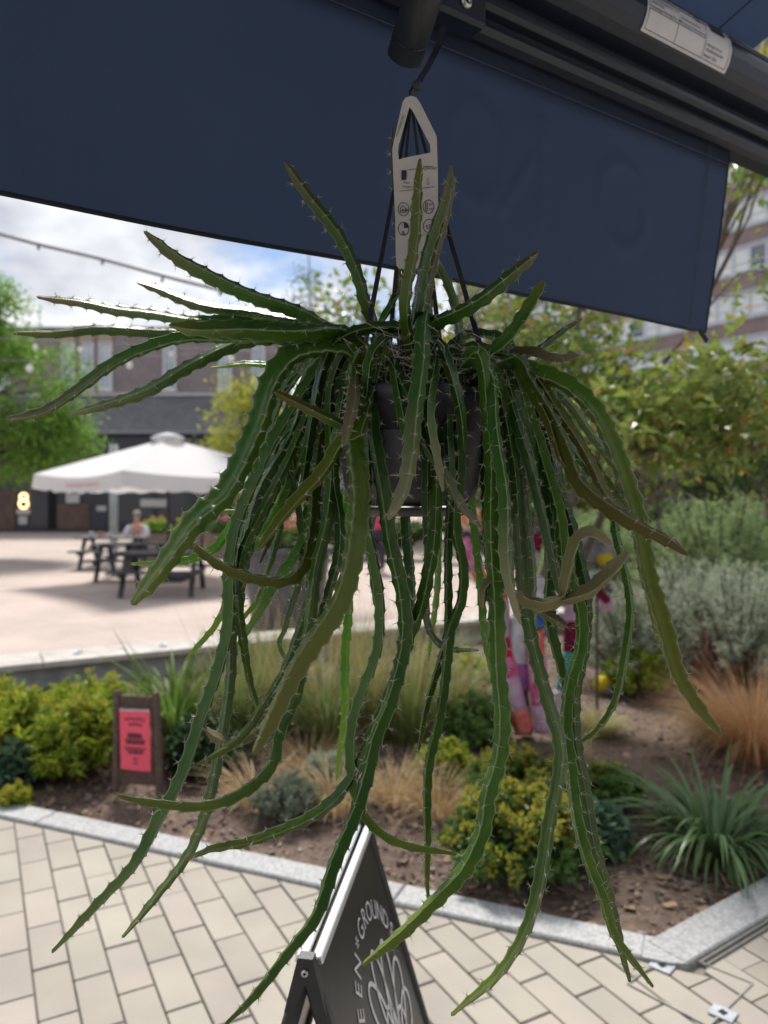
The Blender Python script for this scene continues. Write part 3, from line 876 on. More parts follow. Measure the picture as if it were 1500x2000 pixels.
mb = MB(); mb.add(Vb, Fb); mb.build('card', mat('card_white', (0.60, 0.58, 0.55), (0.55, 0.53, 0.51), 60, 0.6), tagr)
pr_ = MB(); KX = TY / F
def tgp(V, px, py, rot=0.0):
    c_, s_ = math.cos(rot), math.sin(rot)
    x = V[:, 0] * c_ - V[:, 1] * s_; z = V[:, 0] * s_ + V[:, 1] * c_
    b_ = P(px, py, TY)
    return np.stack([b_[0] + x, np.full(len(V), TY - 0.0009), b_[2] + z], 1)
def ttext(s_, px, py, size, al='CENTER', rot=0.0):
    V, Fc = text_mesh(s_, size * KX, al); pr_.add(tgp(V, px, py, rot), Fc)
def tstroke(pts, px, py, wd=1.4, closed=False):
    V, Fc = stroke(np.array(pts) * KX * np.array([1, -1]), wd * KX, closed); pr_.add(tgp(V, px, py), Fc)
cir = [(13 * math.cos(a) * .8, 13 * math.sin(a)) for a in np.linspace(0, 2 * math.pi, 24, endpoint=False)]
for (px, py) in ((788, 409), (788, 447), (837, 404), (837, 442), (812, 408)): tstroke(cir, px, py, 1.3, True)
tstroke([(-5, 5), (-5, -3), (0, -8), (5, -3), (5, 5), (-5, 5)], 787, 410); tstroke([(-2, 1), (9, 1)], 787, 410, 1.6); tstroke([(6, -2), (9, 1), (6, 4)], 787, 410, 1.6); tstroke([(1, -1), (-2, 1), (1, 3)], 787, 410, 1.6)
V = np.array([[0, 0, 0], [0, 12, 0], [5, 10, 0], [8, 6, 0], [9, 1, 0]], float) * KX; pr_.add(tgp(V, 789, 446), [(0, 4, 3, 2, 1)])
tstroke([(-2, 6), (0, 2), (2, 6), (0, 9), (-2, 6)], 787, 449); ttext('10', 788, 460, 7)
tstroke([(-5, 7), (-5, -8), (-2, -8), (-2, 7), (-3.5, 9), (-5, 7)], 836, 404); ttext('30°', 842, 402, 7); ttext('10°', 842, 411, 7); tstroke([(-3, -5), (0, -5)], 836, 404); tstroke([(-3, 4), (0, 4)], 836, 404)
tstroke([(-4, 0), (-1, 5), (3, 2), (5, -4), (-4, 0)], 836, 442)
V = np.array([[0, 0, 0], [10, 0, 0], [10, 19, 0], [0, 19, 0]], float) * KX; pr_.add(tgp(V, 784, 352), [(0, 1, 2, 3)])
ttext('PASSPORT', 837, 332, 7); ttext('C', 836, 354, 8); ttext('D', 836, 361, 8); ttext('Plant', 795, 359, 6); ttext('Passport', 797, 367, 6)
tstroke([(-14, 3), (16, -1)], 796, 371, 1); tstroke([(-12, 2), (12, -1)], 836, 366, 1); tstroke([(0, 2), (16, 0)], 798, 330, 1); tstroke([(0, 0), (20, -1)], 826, 326, 1)
ttext('HYLE-000002-1902', 783, 247, 5.5, 'CENTER', R(72))
tag(pr_.build('print', mat('tag_ink', (0.035, 0.035, 0.045), None, 30, 0.7), tagr), kind='stuff')

# ------------------------------------------------------------------ the cactus: traced stems, each its own mesh
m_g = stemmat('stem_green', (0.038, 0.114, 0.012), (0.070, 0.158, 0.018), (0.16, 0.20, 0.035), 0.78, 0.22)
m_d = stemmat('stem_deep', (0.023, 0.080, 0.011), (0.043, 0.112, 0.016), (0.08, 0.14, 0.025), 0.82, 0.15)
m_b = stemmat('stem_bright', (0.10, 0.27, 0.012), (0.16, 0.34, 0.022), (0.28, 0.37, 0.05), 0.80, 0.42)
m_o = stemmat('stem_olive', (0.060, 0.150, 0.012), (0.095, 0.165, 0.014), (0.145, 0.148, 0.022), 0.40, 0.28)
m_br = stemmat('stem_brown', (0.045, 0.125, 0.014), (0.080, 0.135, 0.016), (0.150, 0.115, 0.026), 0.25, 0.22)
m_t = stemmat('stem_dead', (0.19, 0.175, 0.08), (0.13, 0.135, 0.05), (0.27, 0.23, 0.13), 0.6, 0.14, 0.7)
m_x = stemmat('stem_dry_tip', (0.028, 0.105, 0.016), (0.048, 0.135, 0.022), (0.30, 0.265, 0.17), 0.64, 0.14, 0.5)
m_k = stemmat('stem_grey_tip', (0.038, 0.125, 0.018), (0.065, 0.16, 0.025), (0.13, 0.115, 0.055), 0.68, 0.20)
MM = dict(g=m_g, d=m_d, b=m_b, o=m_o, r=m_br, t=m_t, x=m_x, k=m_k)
spine_m = mat('spine', (0.62, 0.61, 0.54), (0.5, 0.5, 0.42), 60, 0.5)

cactus = thing('trailing_cactus', (PC[0], PC[1], zz(795)), 'long trailing green cactus with toothed spiny stems spilling from the hanging pot', 'cactus')
CAMP = np.array([0, 0, EYE])

def make_stem(pts, wpx, dep, mk, ribs=3, root=True, spn=1.0):
    pts = [tuple(map(float, p_)) for p_ in pts]
    r_ = random
    d0, d1, d2 = dep
    xy = list(pts)
    if root:
        x0, y0 = pts[0]
        rx = 803 + 0.42 * max(-150, min(150, x0 - 803)) + r_.uniform(-14, 14)
        pre = [(rx, 792, 1.0 + (d1 - 1.0) * 0.25)]
        if y0 > 705:
            pre.append(((rx + x0) / 2, 690 + r_.uniform(-14, 14), 1.0 + (d1 - 1.0) * 0.6))
        else:
            pre.append((rx + (x0 - rx) * 0.35, min(745, y0 + 55), 1.0 + (d0 - 1.0) * 0.6))
    else:
        pre = []
    s_ = np.concatenate([[0], np.cumsum(np.hypot(*np.diff(np.array(xy), axis=0).T))]); s_ = s_ / s_[-1]
    dd = np.interp(s_, [0, 0.2, 1], [d0, d1, d2])
    Wp = np.array([P(a, b, c_) for (a, b, c_) in pre] + [P(a, b, c_) for (a, b), c_ in zip(xy, dd)])
    _, L_ = spline(Wp, 10)
    nt_ = max(4, int(L_ / r_.uniform(0.0195, 0.0245)))
    ph = [0, .30, .60, .86, .96]
    tv = np.array([(k + p_) / nt_ for k in range(nt_) for p_ in ph] + [1.0])
    Q_, _ = spline(Wp, tv)
    m_ = len(tv)
    wob = 0.0012
    a1, a2 = r_.uniform(0, 6), r_.uniform(0, 6)
    Q_[:, 0] += wob * np.sin(tv * nt_ * 0.9 + a1); Q_[:, 2] += wob * np.sin(tv * nt_ * 1.3 + a2)
    T_ = rows_unit(np.gradient(Q_, axis=0))
    cd = rows_unit(CAMP - Q_)
    Nn = cd - T_ * np.sum(cd * T_, 1, keepdims=True)
    # keep the frame steady where the stem points at the viewer
    Nn = rows_unit(Nn + 1e-6)
    Bn = np.cross(T_, Nn)
    Y_ = np.mean(Q_[:, 1])
    Rr = wpx / F * Y_ / (1.73 if ribs == 3 else 1.92)
    env = np.interp(tv, [0, 0.10, 0.25, 0.80, 0.95, 1.0], [0.62, 0.85, 1.0, 0.96, 0.66, 0.26])
    base = r_.uniform(-0.42, 0.42); tw = r_.uniform(-0.7, 0.7)
    rowsV = []; rib = []
    per = 6
    tips = []
    for k in range(ribs):
        off = r_.randrange(5)
        sw = np.array([[.80, .88, .95, 1.04, .86][(j + off) % 5] for j in range(m_)])
        sw = sw * (1 + np.array([r_.uniform(-.03, .03) for _ in range(m_)]))
        ang = base + tw * (tv - 0.3) + 2 * np.pi * k / ribs
        half = np.pi / ribs
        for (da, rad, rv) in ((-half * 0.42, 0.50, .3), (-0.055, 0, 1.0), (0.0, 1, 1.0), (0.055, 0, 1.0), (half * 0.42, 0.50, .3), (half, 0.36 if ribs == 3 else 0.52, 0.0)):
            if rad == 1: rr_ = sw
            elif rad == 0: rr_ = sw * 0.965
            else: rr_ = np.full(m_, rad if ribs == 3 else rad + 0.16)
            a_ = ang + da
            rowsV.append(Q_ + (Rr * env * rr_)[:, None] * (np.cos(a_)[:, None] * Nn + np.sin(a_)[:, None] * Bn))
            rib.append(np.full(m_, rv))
        for j in range(m_):
            if (j + off) % 5 == 3 and 0.04 < tv[j] < 0.995:
                dr = math.cos(ang[j]) * Nn[j] + math.sin(ang[j]) * Bn[j]
                tips.append((Q_[j] + dr * Rr * env[j] * sw[j] * 0.99, dr, T_[j], tv[j]))
    nc = per * ribs
    V = np.stack(rowsV, 1).reshape(-1, 3)
    i = np.arange(m_ - 1)[:, None] * nc; j = np.arange(nc)[None, :]; k2 = (j + 1) % nc
    Qf = np.stack([i + j, i + k2, i + nc + k2, i + nc + j], -1).reshape(-1, 4)
    mb = MB(); mb.add(V, Qf)
    tipp = Q_[-1] + T_[-1] * Rr * 0.22
    mb.add([tipp], np.zeros((0, 3), int))
    mb.fa.append(np.array([[(m_ - 1) * nc + a, (m_ - 1) * nc + (a + 1) % nc, m_ * nc] for a in range(nc)]))
    mb.fa = [a for a in mb.fa if len(a)]
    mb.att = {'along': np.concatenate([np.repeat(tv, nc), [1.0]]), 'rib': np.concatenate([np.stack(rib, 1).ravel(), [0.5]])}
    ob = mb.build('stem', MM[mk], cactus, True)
    # spine tufts at the teeth
    sv, sf = [], []
    for (p_, dr, tn, tq) in tips:
        if r_.random() > 0.93: continue
        ns = int(r_.choice((3, 4, 4, 5, 6)) * (1.6 if tq < 0.12 else 1.0))
        for _ in range(ns):
            d_ = unit(dr * r_.uniform(.3, 1.0) + np.array([r_.gauss(0, .55), r_.gauss(0, .55), r_.gauss(0, .55)]) + tn * r_.uniform(-.3, .3))
            l_ = r_.uniform(.004, .0105) * spn
            s1 = unit(np.cross(d_, [0.2, 1, 0.1])) * 0.0003
            e_ = p_ + d_ * l_
            b_ = len(sv)
            sv += [p_ - s1, p_ + s1, e_]; sf.append((b_, b_ + 1, b_ + 2))
            s2_ = np.cross(d_, s1); b_ = len(sv)
            sv += [p_ - s2_, p_ + s2_, e_]; sf.append((b_, b_ + 1, b_ + 2))
    if sv:
        mb = MB(); mb.add(np.array(sv), np.array(sf)); tag(mb.build('spines', spine_m, ob), kind='stuff')
    return ob

S = [
 # upright
 ([(735, 640), (715, 590), (700, 540), (672, 480), (640, 430), (600, 375), (556, 318)], 28, (1.0, .97, .92), 'k', 3),
 ([(797, 660), (792, 600), (800, 520), (812, 430), (822, 310)], 27, (.95, .92, .90), 'o', 4),
 ([(806, 650), (812, 600), (828, 520), (850, 440), (868, 380), (880, 325)], 25, (.96, .94, .92), 'k', 3),
 ([(822, 640), (840, 540), (868, 440), (888, 350)], 18, (.99, .97, .96), 'r', 3),
 ([(742, 640), (760, 600), (785, 555), (800, 500)], 17, (1.05, 1.06, 1.06), 'g', 3),
 ([(838, 620), (838, 560), (828, 510)], 17, (1.05, 1.06, 1.06), 'd', 3),
 ([(900, 680), (895, 620), (880, 570), (862, 525), (848, 490)], 22, (1.05, 1.08, 1.08), 'g', 3),
 ([(845, 640), (890, 612), (940, 582), (990, 545), (1050, 493)], 32, (.95, .93, .90), 'k', 3),
 ([(935, 705), (985, 665), (1030, 610), (1065, 548)], 30, (.97, .96, .95), 'g', 3),
 ([(1030, 692), (1075, 662), (1138, 623)], 15, (1.07, 1.08, 1.08), 'd', 3),
 ([(790, 640), (775, 450), (768, 245)], 11, (1.05, 1.05, 1.05), 'r', 3),
 # spreading left
 ([(640, 640), (590, 612), (540, 592), (450, 560), (380, 520), (330, 490), (282, 455)], 33, (1.02, 1.0, .97), 'k', 3),
 ([(650, 650), (520, 615), (430, 605), (360, 585), (310, 568), (268, 552)], 25, (1.05, 1.07, 1.08), 'k', 3),
 ([(620, 655), (480, 632), (350, 622), (230, 604), (140, 590), (75, 578)], 27, (1.05, 1.07, 1.08), 'k', 3),
 ([(680, 655), (600, 648), (500, 646), (400, 643), (337, 634)], 42, (.95, .90, .82), 'g', 3),
 ([(620, 670), (430, 655), (350, 650), (260, 645), (180, 645), (100, 650), (28, 652)], 25, (1.03, 1.03, 1.02), 'g', 3),
 ([(680, 668), (520, 660), (420, 660), (340, 665), (270, 685), (215, 715), (160, 755), (100, 795), (60, 812), (15, 820)], 28, (1.0, .98, .93), 'k', 3),
 ([(690, 680), (600, 662), (510, 662), (440, 680), (370, 715), (290, 760), (200, 795), (135, 808)], 29, (1.02, 1.0, .98), 'g', 3),
 ([(600, 695), (530, 712), (470, 712), (410, 716)], 15, (1.1, 1.12, 1.12), 'b', 3),
 # big left arch and front middle
 ([(690, 690), (640, 680), (590, 685), (555, 710), (525, 760), (505, 830), (478, 900), (440, 960), (390, 1010), (340, 1080), (300, 1130), (260, 1178)], 54, (.95, .90, .76), 'g', 3),
 ([(705, 700), (690, 730), (690, 800), (692, 900), (698, 980), (690, 1080), (665, 1160), (620, 1240), (570, 1320), (530, 1400), (495, 1470)], 46, (.93, .86, .74), 'o', 3),
 ([(832, 620), (825, 660), (820, 740), (810, 830), (800, 900), (785, 960), (760, 1010)], 36, (.94, .88, .82), 'x', 3),
 ([(738, 660), (735, 720), (728, 800), (738, 900), (750, 980), (765, 1060), (785, 1150), (790, 1230), (782, 1300), (765, 1370), (735, 1440), (715, 1520), (690, 1600), (655, 1690), (620, 1780), (580, 1840), (520, 1920), (440, 2000)], 34, (.95, .88, .85), 'd', 4),
 ([(925, 690), (945, 720), (955, 800), (960, 900), (962, 1000), (965, 1100), (968, 1200), (975, 1300), (980, 1400), (972, 1480), (955, 1550), (945, 1620), (910, 1690), (870, 1740), (800, 1810), (710, 1885)], 37, (.93, .89, .85), 'g', 4),
 ([(1000, 715), (1060, 735), (1110, 755), (1160, 800), (1195, 870), (1225, 960), (1250, 1050), (1265, 1130), (1290, 1220), (1320, 1310), (1360, 1380), (1405, 1435)], 42, (.98, .96, .92), 'o', 3),
 ([(1000, 705), (1030, 740), (1070, 800), (1105, 880), (1130, 940), (1180, 985), (1240, 1020), (1300, 1055), (1340, 1083)], 35, (.95, .92, .85), 'r', 3),
 ([(1040, 730), (1100, 820), (1150, 900), (1190, 970), (1218, 992)], 25, (.97, .95, .93), 'r', 3),
 ([(1060, 745), (1085, 790), (1150, 890), (1200, 960), (1232, 1000)], 20, (1.0, 1.03, 1.03), 'g', 3),
 ([(1010, 730), (1060, 800), (1085, 860), (1100, 900), (1122, 926)], 22, (.96, .92, .90), 'r', 3),
 # front of the pot
 ([(760, 700), (800, 780), (830, 860), (870, 930), (900, 990), (938, 1032)], 25, (.94, .88, .86), 'x', 3),
 ([(700, 720), (690, 780), (678, 830), (673, 866)], 26, (.93, .88, .80), 't', 4),
 ([(850, 700), (840, 800), (848, 880), (862, 960)], 24, (.93, .88, .86), 'x', 3),
 ([(735, 735), (700, 845), (665, 862), (630, 920), (590, 970), (545, 1020), (505, 1068)], 29, (.93, .87, .80), 'o', 3),
 ([(640, 760), (622, 900), (606, 1050), (590, 1112), (555, 1132), (500, 1130), (460, 1120), (420, 1095), (380, 1065), (320, 1033)], 26, (.98, .96, .90), 'o', 3),
 ([(600, 760), (540, 860), (480, 980), (430, 1060), (390, 1088), (345, 1098), (258, 1100)], 21, (1.04, 1.06, 1.04), 'b', 4),
 ([(620, 780), (560, 900), (500, 985), (430, 1000), (368, 1000)], 15, (1.08, 1.1, 1.1), 'b', 3),
 # hanging left curtain
 ([(640, 700), (580, 780), (515, 900), (470, 1000), (452, 1100), (447, 1200), (440, 1260), (420, 1335), (385, 1430), (345, 1540), (310, 1610), (260, 1690), (190, 1770), (105, 1858)], 30, (.98, .96, .88), 'g', 3),
 ([(620, 720), (570, 850), (510, 960), (470, 1100), (456, 1200), (450, 1300), (440, 1400), (428, 1480), (400, 1590), (360, 1680), (310, 1750), (238, 1828)], 25, (1.0, .98, .91), 'g', 3),
 ([(630, 740), (590, 880), (540, 1000), (490, 1080), (455, 1150), (420, 1220), (365, 1290)], 19, (1.02, 1.03, 1.05), 'b', 3),
 ([(632, 750), (562, 900), (510, 1000), (475, 1080), (465, 1180), (480, 1280), (495, 1350), (515, 1410)], 19, (.98, .96, .95), 'g', 4),
 ([(650, 800), (620, 950), (590, 1060), (540, 1140), (490, 1220), (455, 1290)], 21, (1.03, 1.03, 1.02), 'b', 3),
 ([(650, 780), (640, 900), (632, 1020), (620, 1120), (585, 1230), (555, 1310), (515, 1380), (470, 1440), (385, 1490)], 25, (.98, .96, .90), 'g', 3),
 ([(645, 760), (650, 900), (640, 1000), (620, 1100), (607, 1200), (590, 1280), (575, 1360), (545, 1430), (525, 1500), (450, 1555), (380, 1575), (300, 1565), (230, 1553)], 29, (.96, .93, .88), 'g', 3),
 ([(690, 720), (668, 800), (650, 920), (665, 1010), (662, 1080), (645, 1140), (620, 1230)], 24, (.97, .93, .95), 'd', 4),
 ([(575, 730), (540, 800), (510, 900), (485, 1000), (460, 1100)], 22, (1.06, 1.06, 1.05), 'd', 3),
 ([(600, 730), (565, 830), (545, 930), (510, 1020), (470, 1090), (440, 1180)], 19, (1.04, 1.03, 1.02), 'd', 3),
 ([(615, 740), (600, 850), (575, 950), (540, 1030), (510, 1100)], 17, (1.05, 1.05, 1.04), 'g', 4),
 ([(610, 790), (572, 880), (585, 1000), (592, 1100), (585, 1160)], 19, (1.04, 1.03, 1.03), 'd', 3),
 ([(560, 760), (520, 800), (498, 880), (488, 960), (470, 1040), (455, 1110), (445, 1160)], 19, (1.06, 1.07, 1.06), 'd', 3),
 ([(640, 790), (608, 900), (600, 1000), (580, 1080), (520, 1150), (460, 1230)], 17, (1.06, 1.08, 1.07), 'b', 3),
 ([(630, 770), (545, 860), (525, 940), (500, 1020), (478, 1110), (470, 1200), (452, 1260)], 20, (1.0, 1.0, 1.0), 'd', 3),
 ([(655, 800), (632, 900), (620, 1000), (612, 1080), (600, 1150)], 20, (1.05, 1.06, 1.06), 'd', 3),
 ([(650, 740), (590, 800), (560, 900), (548, 1000), (532, 1080), (500, 1180)], 18, (1.03, 1.05, 1.05), 'd', 3),
 ([(600, 1000), (590, 1120), (560, 1220), (545, 1260), (570, 1310)], 15, (1.06, 1.08, 1.08), 'g', 3),
 # behind and below the pot
 ([(690, 740), (690, 900), (675, 1010), (680, 1150), (675, 1300), (670, 1420), (658, 1525)], 19, (1.05, 1.10, 1.05), 'b', 4),
 ([(722, 740), (716, 900), (715, 1010), (730, 1080), (742, 1160), (738, 1260), (715, 1340), (690, 1420), (685, 1490), (700, 1570), (740, 1620), (800, 1650), (888, 1670)], 25, (.94, .885, .88), 'g', 3),
 ([(782, 740), (805, 860), (795, 1000), (800, 1100), (802, 1200), (790, 1280), (765, 1350)], 25, (1.06, 1.12, 1.0), 'd', 3),
 ([(845, 740), (855, 880), (848, 1020), (840, 1100), (825, 1180), (800, 1240), (770, 1330), (735, 1420), (700, 1500), (650, 1560), (580, 1610), (500, 1640), (420, 1655), (362, 1680)], 27, (.93, .885, .88), 'g', 4),
 ([(872, 740), (878, 880), (877, 1020), (876, 1150), (870, 1250), (855, 1310), (835, 1380), (815, 1470)], 19, (.95, .89, .93), 'd', 4),
 ([(892, 740), (898, 880), (892, 1020), (905, 1100), (900, 1170), (880, 1230), (875, 1300), (868, 1350), (850, 1430), (838, 1500), (835, 1600), (832, 1700), (838, 1760)], 23, (.95, .89, .92), 'g', 4),
 ([(862, 740), (862, 950), (855, 1100), (848, 1200), (838, 1290)], 15, (1.06, 1.12, 1.07), 'b', 3),
 ([(830, 760), (832, 900), (836, 1050), (832, 1180), (845, 1240), (875, 1268), (932, 1268)], 19, (.94, .888, .94), 'd', 3),
 ([(905, 740), (920, 960), (930, 1060), (938, 1160), (950, 1250), (965, 1320), (988, 1405)], 17, (1.05, 1.10, 1.06), 'b', 4),
 ([(770, 740), (758, 860), (745, 960), (720, 1040), (728, 1120), (740, 1200)], 20, (1.06, 1.12, 1.05), 'd', 3),
 # right curtain
 ([(950, 700), (985, 800), (1005, 900), (1010, 1000), (1020, 1100), (1028, 1200), (1045, 1280), (1075, 1380), (1095, 1450), (1090, 1520), (1075, 1600), (1065, 1680), (1050, 1750), (1020, 1830), (960, 1920), (885, 1982)], 31, (.95, .92, .86), 'g', 3),
 ([(970, 700), (1015, 800), (1045, 900), (1065, 1000), (1072, 1100), (1072, 1200), (1090, 1290), (1108, 1380)], 29, (.97, .95, .97), 'd', 3),
 ([(985, 700), (1040, 820), (1070, 920), (1095, 1020), (1110, 1120), (1130, 1180), (1135, 1260), (1115, 1340), (1105, 1420), (1115, 1500), (1130, 1600), (1150, 1690), (1180, 1760), (1210, 1840), (1272, 1925)], 29, (.97, .95, .90), 'g', 4),
 ([(1000, 710), (1060, 830), (1090, 950), (1120, 1050), (1145, 1150), (1140, 1250), (1125, 1350), (1125, 1450), (1140, 1540), (1160, 1640), (1180, 1720), (1200, 1800), (1232, 1918)], 26, (.99, .97, .93), 'g', 4),
 ([(990, 740), (1030, 850), (1050, 960), (1080, 1060), (1100, 1160)], 28, (.98, .98, .97), 'd', 3),
 ([(1010, 740), (1075, 880), (1105, 980), (1122, 1030)], 21, (1.0, 1.02, 1.02), 'g', 3),
 ([(960, 740), (1000, 850), (1022, 960), (1032, 1060), (1040, 1150), (1045, 1240)], 26, (1.02, 1.03, 1.02), 'd', 3),
 ([(975, 740), (1020, 860), (1050, 980), (1075, 1080), (1092, 1150), (1100, 1168)], 24, (.96, .93, .90), 'd', 4),
 ([(985, 735), (1035, 840), (1062, 930), (1090, 1040), (1120, 1130), (1135, 1165)], 24, (1.02, 1.04, 1.03), 'd', 3),
 ([(1040, 740), (1120, 880), (1190, 980), (1205, 1050), (1225, 1150), (1230, 1220), (1215, 1310), (1195, 1380), (1160, 1430), (1120, 1455), (1090, 1465)], 19, (1.0, 1.0, .96), 'g', 4),
 ([(915, 740), (930, 800), (945, 900), (955, 1000), (958, 1100), (962, 1200)], 25, (.98, .97, .98), 'd', 3),
 ([(1080, 760), (1180, 880), (1230, 980), (1255, 1100), (1275, 1200), (1305, 1290)], 21, (1.03, 1.05, 1.03), 'o', 3),
 ([(940, 745), (985, 860), (1000, 960), (995, 1080), (1005, 1180)], 22, (1.05, 1.06, 1.05), 'd', 3),
 ([(955, 730), (965, 820), (985, 950), (985, 1050), (990, 1110), (1000, 1150), (1018, 1215)], 27, (.93, .89, .86), 'x', 3),
 # arches over the crown
 ([(800, 650), (720, 640), (660, 665), (630, 720), (612, 800), (600, 900), (585, 980)], 25, (.95, .93, .96), 'd', 3),
 ([(870, 690), (905, 658), (960, 656), (990, 668), (1020, 720), (1045, 800)], 22, (1.05, 1.06, 1.05), 'd', 3),
 ([(860, 700), (900, 690), (940, 700), (965, 740), (985, 830), (1000, 930)], 26, (.97, .95, .96), 'd', 3),
 ([(770, 690), (720, 690), (680, 720), (660, 790), (645, 880)], 26, (.97, .95, .97), 'd', 3),
 ([(780, 660), (745, 665), (720, 700), (712, 770), (706, 850)], 20, (.97, .91, .90), 'd', 3),
 ([(850, 670), (880, 720), (900, 800), (905, 880)], 24, (.95, .90, .89), 'd', 3),
 ([(770, 700), (775, 760), (790, 840), (815, 900)], 20, (.94, .90, .89), 'd', 3),
]
for s_ in S:
    make_stem(*s_)
# dried, broken ends that hang loose
for s_ in [
 ([(1100, 1165), (1112, 1110), (1125, 1060), (1145, 1042), (1165, 1045), (1190, 1062)], 28, (.885, .875, .87), 't', 3, False, 0.2),
 ([(1098, 1172), (1150, 1155), (1190, 1120), (1225, 1080)], 33, (.885, .875, .86), 't', 3, False, 0.2),
 ([(1100, 1168), (1070, 1180), (1035, 1172), (1003, 1155)], 30, (.885, .88, .88), 't', 3, False, 0.2),
 ([(988, 1130), (962, 1133), (945, 1150), (945, 1185)], 20, (.885, .88, .88), 't', 3, False, 0.2),
 ([(1040, 1182), (1075, 1205), (1108, 1225)], 22, (.955, .95, .95), 't', 4, False, 1.0),
 ([(1020, 690), (1080, 700), (1128, 694)], 25, (1.0, .98, .97), 't', 3, True, 1.0),
 ([(690, 838), (660, 828), (620, 808), (580, 785), (538, 764)], 24, (.90, .87, .84), 'r', 3, False, 0.4),
 ([(530, 1400), (490, 1435), (450, 1448), (415, 1435), (400, 1420)], 22, (.93, .93, .92), 't', 3, False, 1.0),
 ([(398, 1425), (388, 1408), (375, 1402)], 13, (.93, .93, .92), 't', 3, False, 1.0)]:
    make_stem(*s_)
# potting soil and matted dry roots in the mouth of the pot
mb = MB(); V, Fc = lathe([(0.089, zz(786)), (0.06, zz(776)), (0.0, zz(770))], PC, 40); mb.add(V, Fc)
mb.build('potting_soil', mat('compost', (0.03, 0.022, 0.016), (0.015, 0.011, 0.009), 120, 0.95, 0, 1.0, 300), pot, True)
mb = MB(); r_ = random.Random(9)
for k in range(520):
    a = r_.uniform(0, 6.28); rad = 0.10 * math.sqrt(r_.random())
    b_ = PC + np.array([rad * math.cos(a), rad * math.sin(a), zz(r_.uniform(665, 780))])
    d_ = np.array([r_.gauss(0, 1), r_.gauss(0, 1), r_.gauss(0, .8)]) * 0.012
    e_ = np.array([r_.gauss(0, 1), r_.gauss(0, 1), r_.gauss(0, .8)]) * 0.010
    p3 = np.array([b_, b_ + d_, b_ + d_ + e_]); s1 = np.array([0.0003, 0, 0.0003])
    mb.add(np.concatenate([p3 - s1, p3 + s1]), [(0, 1, 4, 3), (1, 2, 5, 4)])
tag(mb.build('dry_hairs', mat('dry_hair', (0.42, 0.41, 0.36), (0.3, 0.28, 0.23), 80, 0.8), cactus), kind='stuff')

# ------------------------------------------------------------------ A-board on the paving
N1 = np.array([-.1235, 1.21, .9]); N2 = np.array([-.0442, 1.744, .9])
dA = unit(N2 - N1); perp = np.array([dA[1], -dA[0], 0]); LA = np.linalg.norm(N2 - N1)
dnR = unit(np.array([perp[0] * .28, perp[1] * .28, -.9])); dnL = unit(np.array([-perp[0] * .26, -perp[1] * .26, -.9]))
HA = 0.94
ab = thing('pavement_sign', ((N1 + N2) / 2 * np.array([1, 1, 0])), 'black A-board sign with white circular lettering and plant emblem', 'sign')
nR = unit(np.cross(dnR, dA)); 
if np.dot(nR, perp) < 0: nR = -nR
nL = unit(np.cross(dnL, dA))
if np.dot(nL, -perp) < 0: nL = -nL
board_m = mat('board_black', (0.022, 0.021, 0.021), (0.03, 0.029, 0.029), 4, 0.34, 0, 0.02, 80, 0.5)
for dn, nn in ((dnR, nR), (dnL, nL)):
    mb = MB(); c_ = (N1 + N2) / 2 + dn * (HA / 2 + 0.012) + nn * 0.004
    V, Fc = box(c_, (LA - 0.02, HA - 0.02, 0.006), np.array([dA, dn, nn]), 0.001); mb.add(V, Fc)
    pn = mb.build('panel', board_m, ab)
    if dn is dnR: panR = pn
alu_b = mat('brushed_aluminium', (0.72, 0.74, 0.76), (0.64, 0.66, 0.68), 40, 0.35, 0.6, 0.05, 300)
for dn, nn in ((dnR, nR), (dnL, nL)):
    mb = MB(); V, Fc = beam(N1 + dA * 0.02 + dn * 0.006 + nn * 0.0125, N2 - dA * 0.012 + dn * 0.006 + nn * 0.0125, 0.013, 0.018, nn, 0.002); mb.add(V, Fc)
    mb.build('top_rail', alu_b, ab)
    for e_, sg in ((N1, 1), (N2, -1)):
        mb = MB(); a_ = e_ + dA * 0.011 * sg + dn * 0.02; b_ = e_ + dA * 0.011 * sg + dn * (HA + 0.015)
        V, Fc = beam(a_, b_, 0.022, 0.026, nn, 0.005); mb.add(V, Fc)
        mb.build('leg', black_metal, ab)
        mb = MB(); V, Fc = tube([b_ - dn * 0.012, np.array([b_[0], b_[1], 0.0])], [0.015, 0.015], 10); mb.add(V, Fc); mb.build('rubber_foot', MATS['hole_black'], ab)
for e_, sg in ((N1, 1), (N2, -1)):
    mb = MB()
    poly = [e_ + np.array([0, 0, .004]) + perp * s_ + np.array([0, 0, h_]) for s_, h_ in ((-.012, .012), (.012, .012), (.034, -.075), (.020, -.080), (.0, -.028), (-.020, -.080), (-.034, -.075))]
    V, Fc = prism(np.array(poly) - dA * 0.004 * sg, -dA * 0.02 * sg * -1); mb.add(V, Fc); hg = mb.build('hinge', black_metal, ab)
    bolt(e_ - dA * 0.005 * sg + np.array([0, 0, -.006]), -dA * sg, 0.006, hg)
